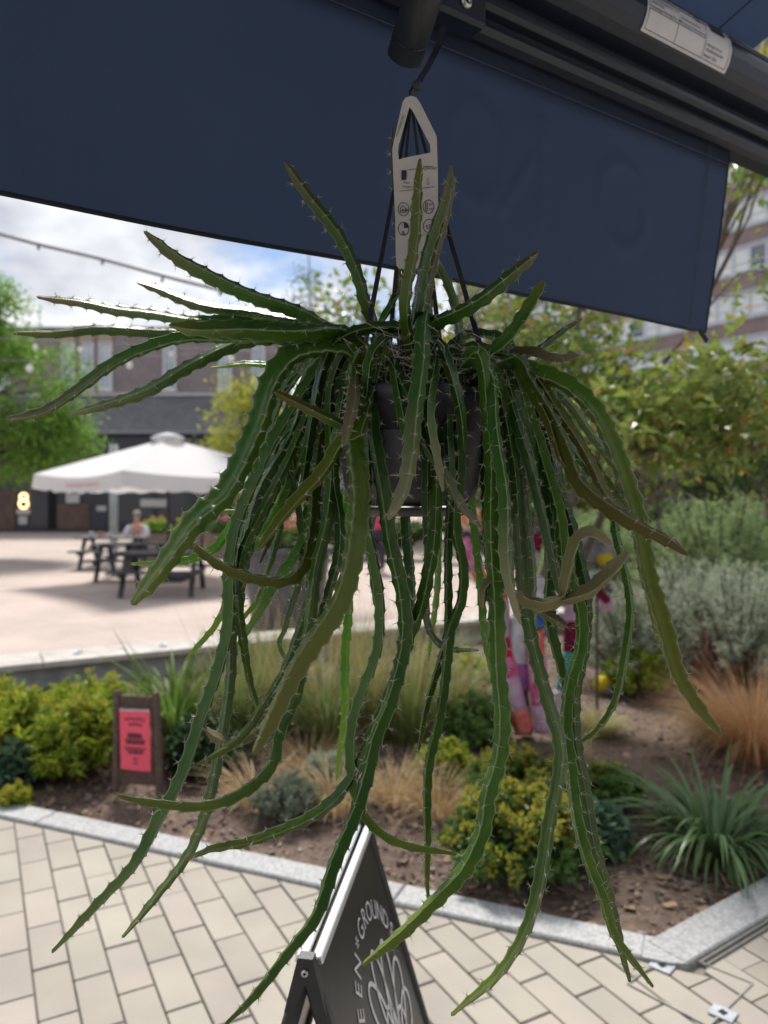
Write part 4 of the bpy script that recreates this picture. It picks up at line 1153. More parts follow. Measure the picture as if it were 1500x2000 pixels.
# white vinyl on the right-hand panel: u along the top from the near end, v down
vin = mat('vinyl_white', (0.70, 0.70, 0.72), None, 40, 0.5)
def onboard(x, y):
    x = np.asarray(x); y = np.asarray(y)
    return N1 + x[..., None] * dA + y[..., None] * dnR + nR * 0.0082
CU, CV, CR = 0.303, 0.282, 0.182
mb = MB()
for ch, an in zip('GREEN*GROUNDS', np.linspace(172, 22, 13)):
    V, Fc = text_mesh(ch, 0.052)
    V = V - np.array([0, 0.018, 0]); an_ = R(an); rot = an_ - math.pi / 2
    x = V[:, 0] * math.cos(rot) - V[:, 1] * math.sin(rot); y = V[:, 0] * math.sin(rot) + V[:, 1] * math.cos(rot)
    mb.add(onboard(CU + CR * math.cos(an_) + x, CV - CR * math.sin(an_) - y), Fc)
tag(mb.build('lettering', vin, panR), kind='stuff')
mb = MB()
def petal(cx, cy, ang, ln, wd, k=1.0):
    th = np.linspace(0, np.pi, 18); t = (1 - np.cos(th)) / 2
    half = wd * np.sin(th) * (0.72 + 0.5 * t)
    up = np.concatenate([t * ln, (t * ln)[::-1]]); sd_ = np.concatenate([-half, half[::-1]])
    a = R(ang); x = cx + up * math.cos(a) - sd_ * math.sin(a); y = cy - (up * math.sin(a) + sd_ * math.cos(a))
    V, Fc = stroke(np.stack([x, y], 1), 0.0085); mb.add(onboard(V[:, 0], V[:, 1]), Fc)
for a_ in ((.30, .36, 90, .20, .030), (.30, .36, 112, .19, .030), (.31, .36, 68, .19, .030), (.29, .37, 138, .15, .032), (.33, .37, 44, .16, .034), (.29, .38, 160, .12, .032), (.33, .38, 20, .13, .034), (.30, .39, 90, .12, .032), (.29, .40, 125, .10, .03), (.32, .40, 55, .10, .03)):
    petal(*a_)
tag(mb.build('plant_emblem', vin, panR), kind='stuff')

# ------------------------------------------------------------------ wicker easel with the pink poster
wb = gp(266, 1546, 0.03)
WY = wb[1]
wick = thing('wicker_sign', (wb[0], wb[1], 0.03), 'brown woven wicker easel standing in the bed before yellow-green shrubs', 'sign stand')
wk_m = mat('wicker', (0.155, 0.10, 0.082), (0.085, 0.055, 0.045), 70, 0.85, 0, 0.8, 140)
def wp(px, py, dy=0.0): return P(px, py, WY + dy)
def lean(py): return 0.10 * (1550 - py) / 210.0
def wl_(px, py, off=0.0): return P(px, py, WY + lean(py) + off)
def wrapped(a, b, r, name, n=34):
    pts = [a + (b - a) * t for t in np.linspace(0, 1, n)]
    rad = r * (1 + 0.16 * np.array([(-1) ** k for k in range(n)]))
    mb = MB(); V, Fc = tube(pts, rad, 8); mb.add(V, Fc); return mb.build(name, wk_m, wick, True)
wrapped(wl_(226, 1548), wl_(229, 1348), 0.020, 'leg', 46)
wrapped(wl_(312, 1550), wl_(305, 1352), 0.022, 'leg', 46)
wrapped(P(330, 1548, WY + 0.32), wl_(300, 1365, .03), 0.016, 'leg', 30)
wrapped(P(255, 1530, WY + 0.32), wl_(236, 1365, .03), 0.016, 'leg', 30)
for py in np.arange(1360, 1392, 5.5): wrapped(wl_(232, py), wl_(303, py + 3), 0.0085, 'woven_rod', 14)
for py in np.arange(1500, 1528, 5.5): wrapped(wl_(230, py), wl_(308, py + 4), 0.0085, 'woven_rod', 14)
for px in (240, 297):
    for k in range(2): wrapped(wl_(px + k * 5, 1388, -.006), wl_(px + k * 5 + 2, 1504, -.006), 0.0075, 'woven_rod', 24)
po = thing('poster', wl_(266, 1505, -.03), 'bright pink poster with black writing fixed to the wicker easel', 'poster')
quad = [(233, 1387), (292, 1389), (294, 1508), (236, 1502)]
f_ = [wl_(a, b, -.026) for a, b in quad]
mb = MB(); V, Fc = prism(np.array(f_), (0, 0.004, 0)); mb.add(V, Fc); mb.build('sheet', mat('pink_card', (0.80, 0.085, 0.14), (0.76, 0.08, 0.13), 12, 0.6), po)
mb = MB()
for k in range(9):
    c_ = f_[0] + (f_[1] - f_[0]) * (k + .5) / 9 + np.array([0, -.001, .003]); V, Fc = box(c_, (0.012, 0.003, 0.012)); mb.add(V, Fc)
tag(mb.build('torn_edge', mat('paper_white', (0.7, 0.68, 0.66), None, 30, 0.8), po), kind='stuff')
mb = MB()
def onposter(u_, v_):
    return f_[0][None] * ((1 - u_) * (1 - v_))[:, None] + f_[1][None] * (u_ * (1 - v_))[:, None] + f_[2][None] * (u_ * v_)[:, None] + f_[3][None] * ((1 - u_) * v_)[:, None] + np.array([0, -.0025, 0])
def scrib(v0, u0, u1, h_, freq, wd):
    n_ = max(20, int(freq * 9)); x = np.linspace(0, 1, n_)
    u_ = u0 + (u1 - u0) * x + 0.02 * np.sin(x * freq * 6.28); v_ = v0 + h_ * np.sin(x * freq * 6.28 + np.sin(x * 17)) * (0.7 + 0.3 * np.sin(x * 31))
    V, Fc = stroke(np.stack([u_, v_ * 2.05], 1), wd); mb.add(onposter(V[:, 0], V[:, 1] / 2.05), Fc)
scrib(.14, .18, .88, .035, 7, .022); scrib(.23, .30, .75, .035, 6, .022)
for v0, a, b in ((.40, .27, .72), (.445, .25, .75), (.50, .18, .84), (.545, .2, .82)): scrib(v0, a, b, .014, 16, .034)
for v0, a, b in ((.63, .14, .88), (.67, .22, .8), (.71, .28, .74)): scrib(v0, a, b, .012, 17, .022)
scrib(.81, .44, .58, .02, 3, .02); scrib(.88, .44, .58, .012, 3, .02)
tag(mb.build('handwriting', MATS['tag_ink'], po), kind='stuff')

# two crumpled white napkins on the coping and a few orange leaves
def napkin(px, py, s_, label):
    c_ = gp(px, py, 0.25); r_ = np.random.default_rng(int(px))
    V, Fc = lathe([(0, 0), (s_, .0), (s_ * 1.05, s_ * .35), (s_ * .7, s_ * .75), (0, s_ * .8)], (0, 0, 0), 9)
    V = V * (1 + r_.uniform(-.35, .35, V.shape)); V[:, 2] = np.abs(V[:, 2])
    mb = MB(); mb.add(V + c_ + np.array([0, 0, -.002]), Fc)
    tag(mb.build('paper_napkin', mat('napkin', (0.8, 0.8, 0.82), None, 20, 0.8), None, False, c_), label, 'napkin', 'napkins on the wall coping')
napkin(152, 1275, 0.036, 'crumpled white napkin on the coping above the yellow-green shrubs')
napkin(318, 1262, 0.032, 'smaller crumpled white napkin on the coping above the strap-leaved clump')

# ------------------------------------------------------------------ foliage tools
def leaves(mb, Pp, D, L_, W_, up=None, fold=0.25, seed=0):
    """rhombic leaves folded on the midrib: base points Pp, directions D"""
    r_ = np.random.default_rng(seed + len(Pp)); n = len(Pp)
    D = rows_unit(D)
    U = r_.normal(0, 1, (n, 3)) * 0.7 + np.array([0, 0, 1.0]) if up is None else up
    Sx = rows_unit(np.cross(D, U) + 1e-6); Nn = np.cross(Sx, D)
    L_ = np.broadcast_to(L_, (n,))[:, None]; W_ = np.broadcast_to(W_, (n,))[:, None]
    b = Pp; t = Pp + D * L_ - Nn * L_ * 0.12
    m_ = Pp + D * L_ * 0.45
    l = m_ - Sx * W_ / 2 + Nn * W_ * fold; rr_ = m_ + Sx * W_ / 2 + Nn * W_ * fold
    V = np.stack([b, l, t, rr_], 1).reshape(-1, 3)
    k = np.arange(n)[:, None] * 4
    mb.add(V, np.concatenate([k + np.array([0, 2, 1]), k + np.array([0, 3, 2])]))

def blades(mb, Pp, az, ln, wd, up0, droop, segs=5, seed=0, twist=0.3):
    """grass or strap blades: start steeply (up0 radians from level) and bend over by DROOP radians"""
    r_ = np.random.default_rng(seed); n = len(Pp)
    ln = np.broadcast_to(ln, (n,)); wd = np.broadcast_to(wd, (n,)); up0 = np.broadcast_to(up0, (n,)); droop = np.broadcast_to(droop, (n,))
    H = np.stack([np.cos(az), np.sin(az), np.zeros(n)], 1); Sd = np.stack([-np.sin(az), np.cos(az), np.zeros(n)], 1)
    Sd = rows_unit(Sd + H * r_.normal(0, twist, n)[:, None])
    pos = Pp.copy(); Ls, Rs = [], []
    for s_ in range(segs + 1):
        t = s_ / segs
        wq = wd * (1 - t ** 2.2) * (0.55 + 0.45 * min(1, t * 4 + .3)) + wd * 0.02
        Ls.append(pos - Sd * wq[:, None] / 2); Rs.append(pos + Sd * wq[:, None] / 2)
        a = up0 - droop * t ** 1.2
        pos = pos + (H * np.cos(a)[:, None] + np.array([0, 0, 1.0]) * np.sin(a)[:, None]) * (ln / segs)[:, None]
    V = np.stack([np.stack(Ls, 1), np.stack(Rs, 1)], 2).reshape(n, -1, 3)      # (n, segs+1, 2)
    k = (np.arange(n) * 2 * (segs + 1))[:, None, None]; s_ = (np.arange(segs) * 2)[None, :, None]
    Q = (k + s_ + np.array([0, 1, 3, 2])[None, None, :]).reshape(-1, 4)
    mb.add(V.reshape(-1, 3), Q)

def shrub(name, label, cat, base, rx, hgt, m, n_shoots, per, ll, lw, seed, group=None, flower=None, fl_n=0, fl_size=0.02, stem_m=None, ry=None, low=0.15, fl_top=0.55):
    r_ = np.random.default_rng(seed); ry = ry or rx
    base = np.asarray(base, float); base[2] = soil_z(base[0], base[1]) if base[1] < 16 and base[2] == 0 else base[2]
    root = thing(name, base, label, cat, group)
    az = r_.uniform(0, 2 * np.pi, n_shoots); rad = np.sqrt(r_.uniform(0, 1, n_shoots))
    top = hgt * np.sqrt(np.clip(1 - (rad * 0.95) ** 2, 0.03, 1)) * r_.uniform(.72, 1.08, n_shoots)
    top = np.maximum(top, hgt * low)
    E = np.stack([base[0] + rx * rad * np.cos(az), base[1] + ry * rad * np.sin(az), base[2] + top], 1)
    S_ = base + np.stack([rx * .25 * rad * np.cos(az), ry * .25 * rad * np.sin(az), 0 * az], 1)
    st = MB()
    for k in range(min(n_shoots, 70)):
        mid_ = (S_[k] + E[k]) / 2 + np.array([0, 0, 0.12 * hgt]); V, Fc = tube([S_[k], mid_, E[k]], [.006 * hgt / .4, .004 * hgt / .4, .002 * hgt / .4], 4, False); st.add(V, Fc)
    st.build('stems', stem_m or mat('shrub_stem', (0.10, 0.085, 0.05), (0.06, 0.05, 0.03), 30, 0.8), root)['kind'] = 'stuff'
    mb = MB()
    k = np.repeat(np.arange(n_shoots), per); t = r_.uniform(.25, 1.0, len(k)) ** 0.7
    mid_ = (S_ + E) / 2 + np.array([0, 0, 0.12 * hgt])
    Pq = S_[k] * ((1 - t) ** 2)[:, None] + mid_[k] * (2 * t * (1 - t))[:, None] + E[k] * (t ** 2)[:, None]
    ax_ = rows_unit(E[k] - mid_[k] + 1e-6)
    D = r_.normal(0, 1, (len(k), 3)); D = rows_unit(D - ax_ * np.sum(D * ax_, 1, keepdims=True) * 0.4) + ax_ * 0.55
    leaves(mb, Pq + r_.normal(0, ll * .25, Pq.shape), D, ll * r_.uniform(.6, 1.25, len(k)), lw * r_.uniform(.7, 1.2, len(k)), seed=seed)
    mb.build('foliage', m, root)['kind'] = 'stuff'
    if flower is not None:
        mb = MB(); sel = np.argsort(-top + r_.uniform(0, hgt * .5, n_shoots))[:fl_n]
        for c_ in E[sel]:
            q = 26; d_ = rows_unit(r_.normal(0, 1, (q, 3)) + np.array([0, 0, .5])); leaves(mb, c_ + d_ * fl_size * r_.uniform(.2, 1, (q, 1)), d_, fl_size * .55, fl_size * .5, seed=seed + 3)
        mb.build('flower_heads', flower, root)['kind'] = 'stuff'
    return root

def grass(name, label, base, n, ln, wd, up0, droop, m, seed, cat='grass clump', spread=0.05, segs=5, heads=None, group=None, az_bias=None, parts=0):
    r_ = np.random.default_rng(seed); base = np.asarray(base, float).copy()
    if base[2] == 0: base[2] = soil_z(base[0], base[1])
    root = thing(name, base, label, cat, group)
    az = r_.uniform(0, 2 * np.pi, n) if az_bias is None else r_.normal(az_bias[0], az_bias[1], n)
    rad = spread * np.sqrt(r_.uniform(0, 1, n))
    Pq = base + np.stack([rad * np.cos(az), rad * np.sin(az), np.zeros(n)], 1)
    lns = ln * r_.uniform(.55, 1.15, n); u0 = r_.normal(up0, .16, n); dr = np.abs(r_.normal(droop, droop * .35 + .02, n))
    if parts:
        for k in range(n):
            mb = MB(); blades(mb, Pq[k:k + 1], az[k:k + 1], lns[k], wd * r_.uniform(.75, 1.2), u0[k], dr[k], segs, seed + k); mb.build('leaf', m, root, True)
    else:
        mb = MB(); blades(mb, Pq, az, lns, wd, u0, dr, segs, seed); mb.build('blades', m, root)['kind'] = 'stuff'
    if heads:
        hm, hn, hl = heads
        mb = MB(); az = r_.uniform(0, 6.28, hn); Pq = base + np.stack([rad[:hn] * np.cos(az), rad[:hn] * np.sin(az), np.zeros(hn)], 1)
        blades(mb, Pq, az, hl * r_.uniform(.7, 1.1, hn), wd * 0.9, r_.normal(1.42, .1, hn), np.abs(r_.normal(.35, .2, hn)), 6, seed + 5)
        for q in range(hn):
            pass
        mb.build('seed_stalks', hm, root)['kind'] = 'stuff'
    return root

L_yg = leafmat('leaf_yellow_green', [(0.125, 0.250, 0.025), (0.250, 0.362, 0.031), (0.425, 0.450, 0.037), (0.163, 0.288, 0.037), (0.525, 0.500, 0.050)], 0.5, 0.4)
L_mid = leafmat('leaf_mid_green', [(0.06, 0.13, 0.03), (0.09, 0.18, 0.04), (0.14, 0.22, 0.05), (0.07, 0.15, 0.04)], 0.45, 0.35)
L_yel = leafmat('flower_yellow', [(0.42, 0.37, 0.035), (0.32, 0.32, 0.045), (0.48, 0.40, 0.05), (0.26, 0.30, 0.05)], 0.6, 0.35)
L_sil = leafmat('leaf_silver', [(0.405, 0.459, 0.351), (0.297, 0.365, 0.270), (0.540, 0.581, 0.446), (0.216, 0.270, 0.203), (0.621, 0.608, 0.459)], 0.65, 0.3)
L_pal = leafmat('leaf_pale_green', [(0.300, 0.405, 0.180), (0.195, 0.300, 0.135), (0.450, 0.540, 0.240), (0.120, 0.195, 0.090)], 0.55, 0.35)
L_blu = leafmat('leaf_blue_green', [(0.108, 0.192, 0.120), (0.072, 0.144, 0.090), (0.156, 0.252, 0.156)], 0.5, 0.3)
L_gra = leafmat('blade_green', [(0.117, 0.195, 0.052), (0.195, 0.273, 0.078), (0.260, 0.312, 0.104), (0.078, 0.143, 0.046), (0.390, 0.338, 0.143)], 0.5, 0.35)
L_mix = leafmat('blade_mixed', [(0.14, 0.20, 0.05), (0.36, 0.29, 0.13), (0.20, 0.25, 0.08), (0.46, 0.36, 0.18), (0.11, 0.17, 0.05)], 0.55, 0.35)
L_str = leafmat('blade_straw', [(0.483, 0.333, 0.161), (0.380, 0.253, 0.127), (0.575, 0.437, 0.230), (0.276, 0.184, 0.092)], 0.6, 0.3)
L_bro = leafmat('blade_bronze', [(0.546, 0.286, 0.117), (0.650, 0.377, 0.169), (0.429, 0.208, 0.091), (0.754, 0.494, 0.260)], 0.55, 0.3)
L_buf = leafmat('blade_buff', [(0.42, 0.38, 0.17), (0.34, 0.33, 0.14), (0.52, 0.46, 0.24)], 0.6, 0.3)
L_strap = leafmat('strap_leaf', [(0.075, 0.15, 0.04), (0.12, 0.21, 0.07), (0.16, 0.26, 0.11), (0.07, 0.13, 0.04), (0.26, 0.25, 0.08)], 0.35, 0.3)
L_strap_y = leafmat('strap_leaf_yellow', [(0.12, 0.21, 0.035), (0.20, 0.27, 0.045), (0.08, 0.16, 0.03), (0.27, 0.30, 0.06)], 0.6, 0.4, 0.2)
L_red = leafmat('spike_maroon', [(0.14, 0.075, 0.07), (0.20, 0.11, 0.09), (0.10, 0.055, 0.05)], 0.7, 0.2)

def on(px, py): 
    p_ = gp(px, py, 0.03); p_[2] = 0
    return p_
# left: yellow-green shrubs
shrub('spurge_shrub', 'yellow-green leafy shrub close left of the wicker easel', 'shrub', on(150, 1505), 0.30, 0.44, L_yg, 150, 34, 0.052, 0.020, 21, 'yellow-green shrubs in the bed', L_yel, 26, 0.026)
shrub('spurge_shrub', 'broad yellow-green shrub further along the kerb from the wicker easel', 'shrub', on(20, 1500), 0.36, 0.46, L_yg, 160, 34, 0.055, 0.021, 22, 'yellow-green shrubs in the bed', L_yel, 20, 0.028)
shrub('spurge_shrub', 'yellow-green shrub in front of the low garden wall', 'shrub', on(170, 1440), 0.42, 0.42, L_yg, 170, 32, 0.050, 0.019, 23, 'yellow-green shrubs in the bed', L_yel, 18, 0.026)
shrub('spurge_shrub', 'yellow-green shrub at the narrow end of the bed below the wall', 'shrub', on(-60, 1440), 0.45, 0.44, L_yg, 160, 30, 0.052, 0.020, 24, 'yellow-green shrubs in the bed')
shrub('bluish_plant', 'low blue-green leafy plant at the kerb below the yellow shrubs', 'plant', on(25, 1530), 0.15, 0.24, L_blu, 46, 22, 0.06, 0.045, 25)
shrub('sedum', 'small rounded yellow plant right behind the granite kerb', 'plant', on(32, 1562), 0.085, 0.12, L_yg, 40, 26, 0.022, 0.014, 26, None, L_yel, 26, 0.018)
# strap-leaved clump behind the wicker easel and dark shrub beside it
grass('strap_leaved_clump', 'tall arching yellow-green strap-leaved clump behind the wicker easel', on(345, 1440), 150, 0.80, 0.028, 1.25, 1.5, L_strap_y, 31, 'plant', 0.10, 7, None, None, None, 1)
grass('strap_leaved_clump', 'dried straw-coloured leaf skirt beside the wicker easel', on(352, 1458), 46, 0.42, 0.014, 1.2, 2.5, L_str, 32, 'plant', 0.10, 7, None, None, None, 1)
shrub('dark_shrub', 'dark green low shrub in the shade right of the wicker easel', 'shrub', on(395, 1500), 0.24, 0.34, leafmat('leaf_dark', [(0.018, 0.05, 0.016), (0.03, 0.075, 0.022), (0.045, 0.10, 0.03)], 0.45, 0.25), 90, 34, 0.05, 0.026, 33)
# middle: feathery grasses
gi = 0
for (px, py, ln, n_, lab) in ((470, 1440, .74, 672, 'feathery green grass clump just right of the dark shrub'), (560, 1425, .70, 672, 'feathery green grass clump behind the grey-green mound'), (640, 1450, .72, 672, 'feathery green grass clump between two straw-coloured tufts'),
                              (730, 1430, .74, 672, 'feathery green grass clump behind the A-board'), (800, 1440, .72, 672, 'feathery green grass clump behind the bronze tuft'), (880, 1420, .64, 576, 'feathery green grass clump left of the knitted tree trunks'), (520, 1340, .62, 608, 'feathery grass clump against the low wall, behind the mound'), (690, 1330, .62, 608, 'feathery grass clump against the low wall, behind the A-board'), (850, 1320, .6, 544, 'feathery grass clump at the foot of the wall near the knitted trunks')):
    grass('feather_grass', lab, on(px, py), n_, ln, 0.0048, 1.30 + .09 * (gi % 2), .6 + .25 * (gi % 3), (L_gra, L_mix, L_gra, L_mix)[gi % 4], 40 + gi, 'grass clump', 0.13, 6, (L_str, 34, ln * 1.65) if gi < 6 else None, 'feathery grasses in the middle of the bed'); gi += 1
for (px, py, lab) in ((500, 1560, 'dry straw-coloured grass tuft close to the kerb beside the grey mound'), (650, 1570, 'dry straw-coloured grass tuft behind the kerb near the A-board'), (770, 1545, 'dry bronze grass tuft between the A-board and the yellow-flowered plant'), (600, 1500, 'small dry grass tuft behind the grey-green mound')):
    grass('dry_grass', lab, on(px, py), 230, 0.34, 0.0045, 1.05, 1.3, L_str, 60 + gi, 'grass clump', 0.10, 6, None, 'dry grass tufts'); gi += 1
shrub('grey_mound', 'grey-green feathery mound among the straw grasses', 'shrub', on(560, 1590), 0.20, 0.22, leafmat('leaf_grey_green', [(0.12, 0.16, 0.11), (0.17, 0.21, 0.15), (0.22, 0.25, 0.19), (0.09, 0.12, 0.08)], 0.6, 0.3), 110, 40, 0.03, 0.008, 71)
shrub('grey_mound', 'small silvery mound behind the grey-green mound', 'shrub', on(640, 1520), 0.16, 0.20, L_sil, 90, 36, 0.028, 0.008, 72)
# yellow flowered plant in the middle of the kerb
shrub('lady_mantle', 'wide green plant covered with mustard-yellow flower heads behind the kerb', 'plant', on(1010, 1690), 0.36, 0.36, L_mid, 150, 24, 0.045, 0.038, 73, None, L_yel, 95, 0.034, None, 0.30)
shrub('lady_mantle', 'yellow-flowered green plant behind the wide mustard-flowered one', 'plant', on(1010, 1560), 0.30, 0.30, L_mid, 110, 22, 0.045, 0.036, 74, None, L_yel, 50, 0.032)
shrub('round_leaved_plant', 'low blue-green round-leaved plant right of the mustard flowers', 'plant', on(1150, 1640), 0.17, 0.20, L_blu, 60, 20, 0.06, 0.055, 75)
shrub('round_leaved_plant', 'low mid-green plant between mustard flowers and strap-leaved clump', 'plant', on(1190, 1560), 0.20, 0.20, L_mid, 60, 22, 0.05, 0.04, 76, None, L_yel, 10, 0.03)
# right: strap-leaved clump, bronze grass, buff tuft
grass('day_lily', 'big strap-leaved green clump growing near the second kerb', on(1400, 1640), 230, 0.56, 0.026, 1.0, 2.0, L_strap, 81, 'plant', 0.12, 8, None, None, None, 1)
grass('day_lily', 'dry brown leaf skirt under the big strap-leaved clump', on(1380, 1650), 40, 0.30, 0.010, .55, 1.0, L_str, 82, 'plant', 0.12, 6)
grass('bronze_sedge', 'orange-bronze hair grass fountain behind the strap-leaved clump', on(1475, 1470), 1700, 0.80, 0.0036, 1.0, 1.35, L_bro, 83, 'grass clump', 0.12, 8)
grass('bronze_sedge', 'small pale bronze sedge left of the hair grass fountain', on(1395, 1440), 420, 0.42, 0.004, .95, 1.3, L_buf, 84, 'grass clump', 0.08, 6)
grass('buff_tuft', 'round buff-coloured grass tuft behind the trailing stems', on(1170, 1425), 900, 0.24, 0.0035, 1.0, 1.0, L_buf, 85, 'grass clump', 0.09, 5)
shrub('lime_plant', 'lime-green bushy plant in front of the silver shrubs', 'shrub', on(1245, 1350), 0.30, 0.42, L_yg, 120, 30, 0.045, 0.020, 86)
shrub('lime_plant', 'small lime-green plant at the foot of the knitted trunks', 'plant', on(905, 1350), 0.26, 0.34, L_yg, 90, 26, 0.05, 0.03, 87)
shrub('leafy_plant', 'fresh green leafy plant beside the foot of the knitted trunks', 'plant', on(925, 1440), 0.26, 0.30, L_mid, 100, 26, 0.055, 0.042, 88)
shrub('leafy_plant', 'low green leafy plant between the dry tufts and mustard flowers', 'plant', on(870, 1510), 0.20, 0.22, L_yg, 80, 24, 0.045, 0.03, 89)
grass('dry_grass', 'dry straw tuft between the mustard flowers and the bronze tuft', on(850, 1570), 230, 0.34, 0.0045, 1.05, 1.3, L_str, 97, 'grass clump', 0.10, 6, None, 'dry grass tufts')
grass('dry_grass', 'low dry tuft on the bark between knitted trunks and lime-green plant', on(1110, 1470), 160, 0.22, 0.004, 1.0, 1.2, L_mix, 98, 'grass clump', 0.08, 5, None, 'dry grass tufts')
# silver and pale shrubs at the right back
for k, (px, py, rx, h_, m_, lab) in enumerate(((1240, 1330, .60, .92, L_sil, 'silver-grey feathery shrub behind the lime-green plant'), (1440, 1330, .75, 1.0, L_sil, 'large silver-grey shrub behind the bronze grass'), (1350, 1290, .60, 1.05, L_sil, 'silver-grey shrub behind the maroon flower spikes'), (1560, 1320, .8, 1.0, L_sil, 'silver-grey shrub at the end of the silver row'))):
    b_ = gp(px, py, 0.03); b_[2] = 0
    shrub('silver_shrub', lab, 'shrub', b_, rx, h_, m_, 300, 42, 0.05, 0.011, 90 + k, 'silver shrubs at the back of the bed')
grass('maroon_spikes', 'dull maroon seed-spike clump among the silver shrubs', on(1375, 1345), 70, 0.62, 0.026, 1.5, .15, L_red, 95, 'plant', 0.10, 4)
for k, (X, Y, rx, h_, lab) in enumerate(((4.1, 9.4, 1.15, 1.60, 'tall pale green billowing bush behind the silver shrubs'), (5.6, 9.0, 1.2, 1.75, 'tall pale green bush farthest along from the knitted trunks'), (3.2, 11.5, 1.0, 1.35, 'pale green bush behind the billowing bush, below the tree'))):
    shrub('pale_bush', lab, 'shrub', (X, Y, 0.02), rx, h_, L_pal, 380, 40, 0.085, 0.018, 100 + k, 'pale green bushes at the back of the bed')

# ------------------------------------------------------------------ trees
bark = mat('bark', (0.13, 0.105, 0.085), (0.07, 0.056, 0.046), 22, 0.9, 0, 0.8, 60)
def tree(name, label, base, trunks, centres, per, sprd, ll, lw, m, seed, group=None, limb_every=1, ext=None, leaf_parts=0, bark_m=None):
    r_ = np.random.default_rng(seed)
    root = thing(name, base, label, 'tree', group)
    tm = MB(); nodes = []
    for pts, r0, r1 in trunks:
        s_, L_ = spline(np.array(pts, float), 16)
        V, Fc = tube(s_, np.linspace(r0, r1, 16), 8); tm.add(V, Fc); nodes.append(s_[5:])
    nodes = np.concatenate(nodes)
    tr_o = tm.build('trunk', bark_m or bark, root, True)
    lm = MB(); centres = np.asarray(centres, float)
    for c_ in centres[::limb_every]:
        d_ = np.linalg.norm(nodes - c_, axis=1) + 0.8 * np.maximum(0, nodes[:, 2] - c_[2] + .1)
        a = nodes[np.argmin(d_)]; k = np.linalg.norm(c_ - a)
        mid_ = (a + c_) / 2 + r_.normal(0, .08 * k, 3) + np.array([0, 0, .06 * k])
        s_, _ = spline(np.array([a, mid_, c_]), 6)
        V, Fc = tube(s_, np.linspace(max(.004, .012 * k), .003, 6), 5, False); lm.add(V, Fc)
    lm.build('limbs', bark_m or bark, root, True)['kind'] = 'stuff'
    mb = MB(); k = np.repeat(np.arange(len(centres)), per)
    off = r_.normal(0, 1, (len(k), 3)) * np.asarray(sprd)
    Pq = centres[k] + off
    D = rows_unit(off + r_.normal(0, .6, off.shape) * np.asarray(sprd) * 2 + np.array([0, 0, -.25]) * np.mean(sprd))
    ls = ll * r_.uniform(.6, 1.25, len(k)); ws = lw * r_.uniform(.7, 1.2, len(k))
    if leaf_parts:
        order = np.argsort(Pq[:, 1] + 100 * (np.abs(Pq[:, 0] / Pq[:, 1] - .25) > .3))
        near = order[:leaf_parts]; far = order[leaf_parts:]
        for q in near:
            l1 = MB(); leaves(l1, Pq[q:q + 1], D[q:q + 1], ls[q], ws[q], seed=int(q)); l1.build('leaf', m, root)
        Pq, D, ls, ws = Pq[far], D[far], ls[far], ws[far]
    leaves(mb, Pq, D, ls, ws, seed=seed)
    mb.build('crown', m, root)['kind'] = 'stuff'
    return root

def vol(seed, n, boxes):
    """n cluster centres spread over picture-and-depth boxes (x0,x1,y0,y1,Y0,Y1,weight)"""
    r_ = np.random.default_rng(seed); w_ = np.array([b[6] for b in boxes], float); w_ /= w_.sum(); out = []
    for _ in range(n):
        b = boxes[r_.choice(len(boxes), p=w_)]
        out.append(P(r_.uniform(b[0], b[1]), r_.uniform(b[2], b[3]), r_.uniform(b[4], b[5])))
    return np.array(out)
L_tree = leafmat('tree_leaf', [(0.081, 0.149, 0.029), (0.138, 0.218, 0.040), (0.218, 0.276, 0.052), (0.092, 0.172, 0.040), (0.287, 0.299, 0.069), (0.149, 0.230, 0.057), (0.391, 0.230, 0.057)], 0.35, 0.42)
L_bright = leafmat('tree_leaf_bright', [(0.135, 0.285, 0.045), (0.210, 0.390, 0.060), (0.300, 0.495, 0.075), (0.105, 0.225, 0.045)], 0.45, 0.45)
L_ygt = leafmat('tree_leaf_yellow', [(0.240, 0.288, 0.036), (0.360, 0.384, 0.048), (0.480, 0.456, 0.072), (0.180, 0.252, 0.036)], 0.5, 0.45)
L_far = leafmat('tree_leaf_far', [(0.052, 0.104, 0.033), (0.091, 0.156, 0.039), (0.143, 0.208, 0.065), (0.039, 0.078, 0.026)], 0.5, 0.3)

def pt(*a): return [P(*q) for q in a]
trunk_paths = [
 (pt((1024, 1430, 5.10), (1000, 1330, 5.12), (985, 1240, 5.2), (975, 1100, 5.3), (960, 950, 5.5), (930, 780, 5.7), (880, 610, 5.9)), .040, .012),
 (pt((1030, 1432, 5.16), (1018, 1320, 5.16), (1016, 1220, 5.16), (1045, 1060, 5.2), (1080, 880, 5.3), (1120, 680, 5.5), (1150, 480, 5.7)), .042, .013),
 (pt((1066, 1428, 5.08), (1052, 1330, 5.1), (1047, 1220, 5.1), (1070, 1100, 5.1), (1130, 950, 5.0), (1230, 800, 5.0), (1350, 640, 5.2)), .042, .013),
 (pt((1085, 1410, 5.3), (1112, 1280, 5.35), (1120, 1150, 5.4), (1180, 1000, 5.3), (1260, 880, 4.8), (1500, 875, 4.6), (1580, 800, 4.5)), .036, .012),
 (pt((985, 1240, 5.2), (940, 1130, 5.1), (896, 1040, 5.1), (850, 900, 5.4), (760, 700, 5.9), (690, 600, 6.2)), .028, .008)]
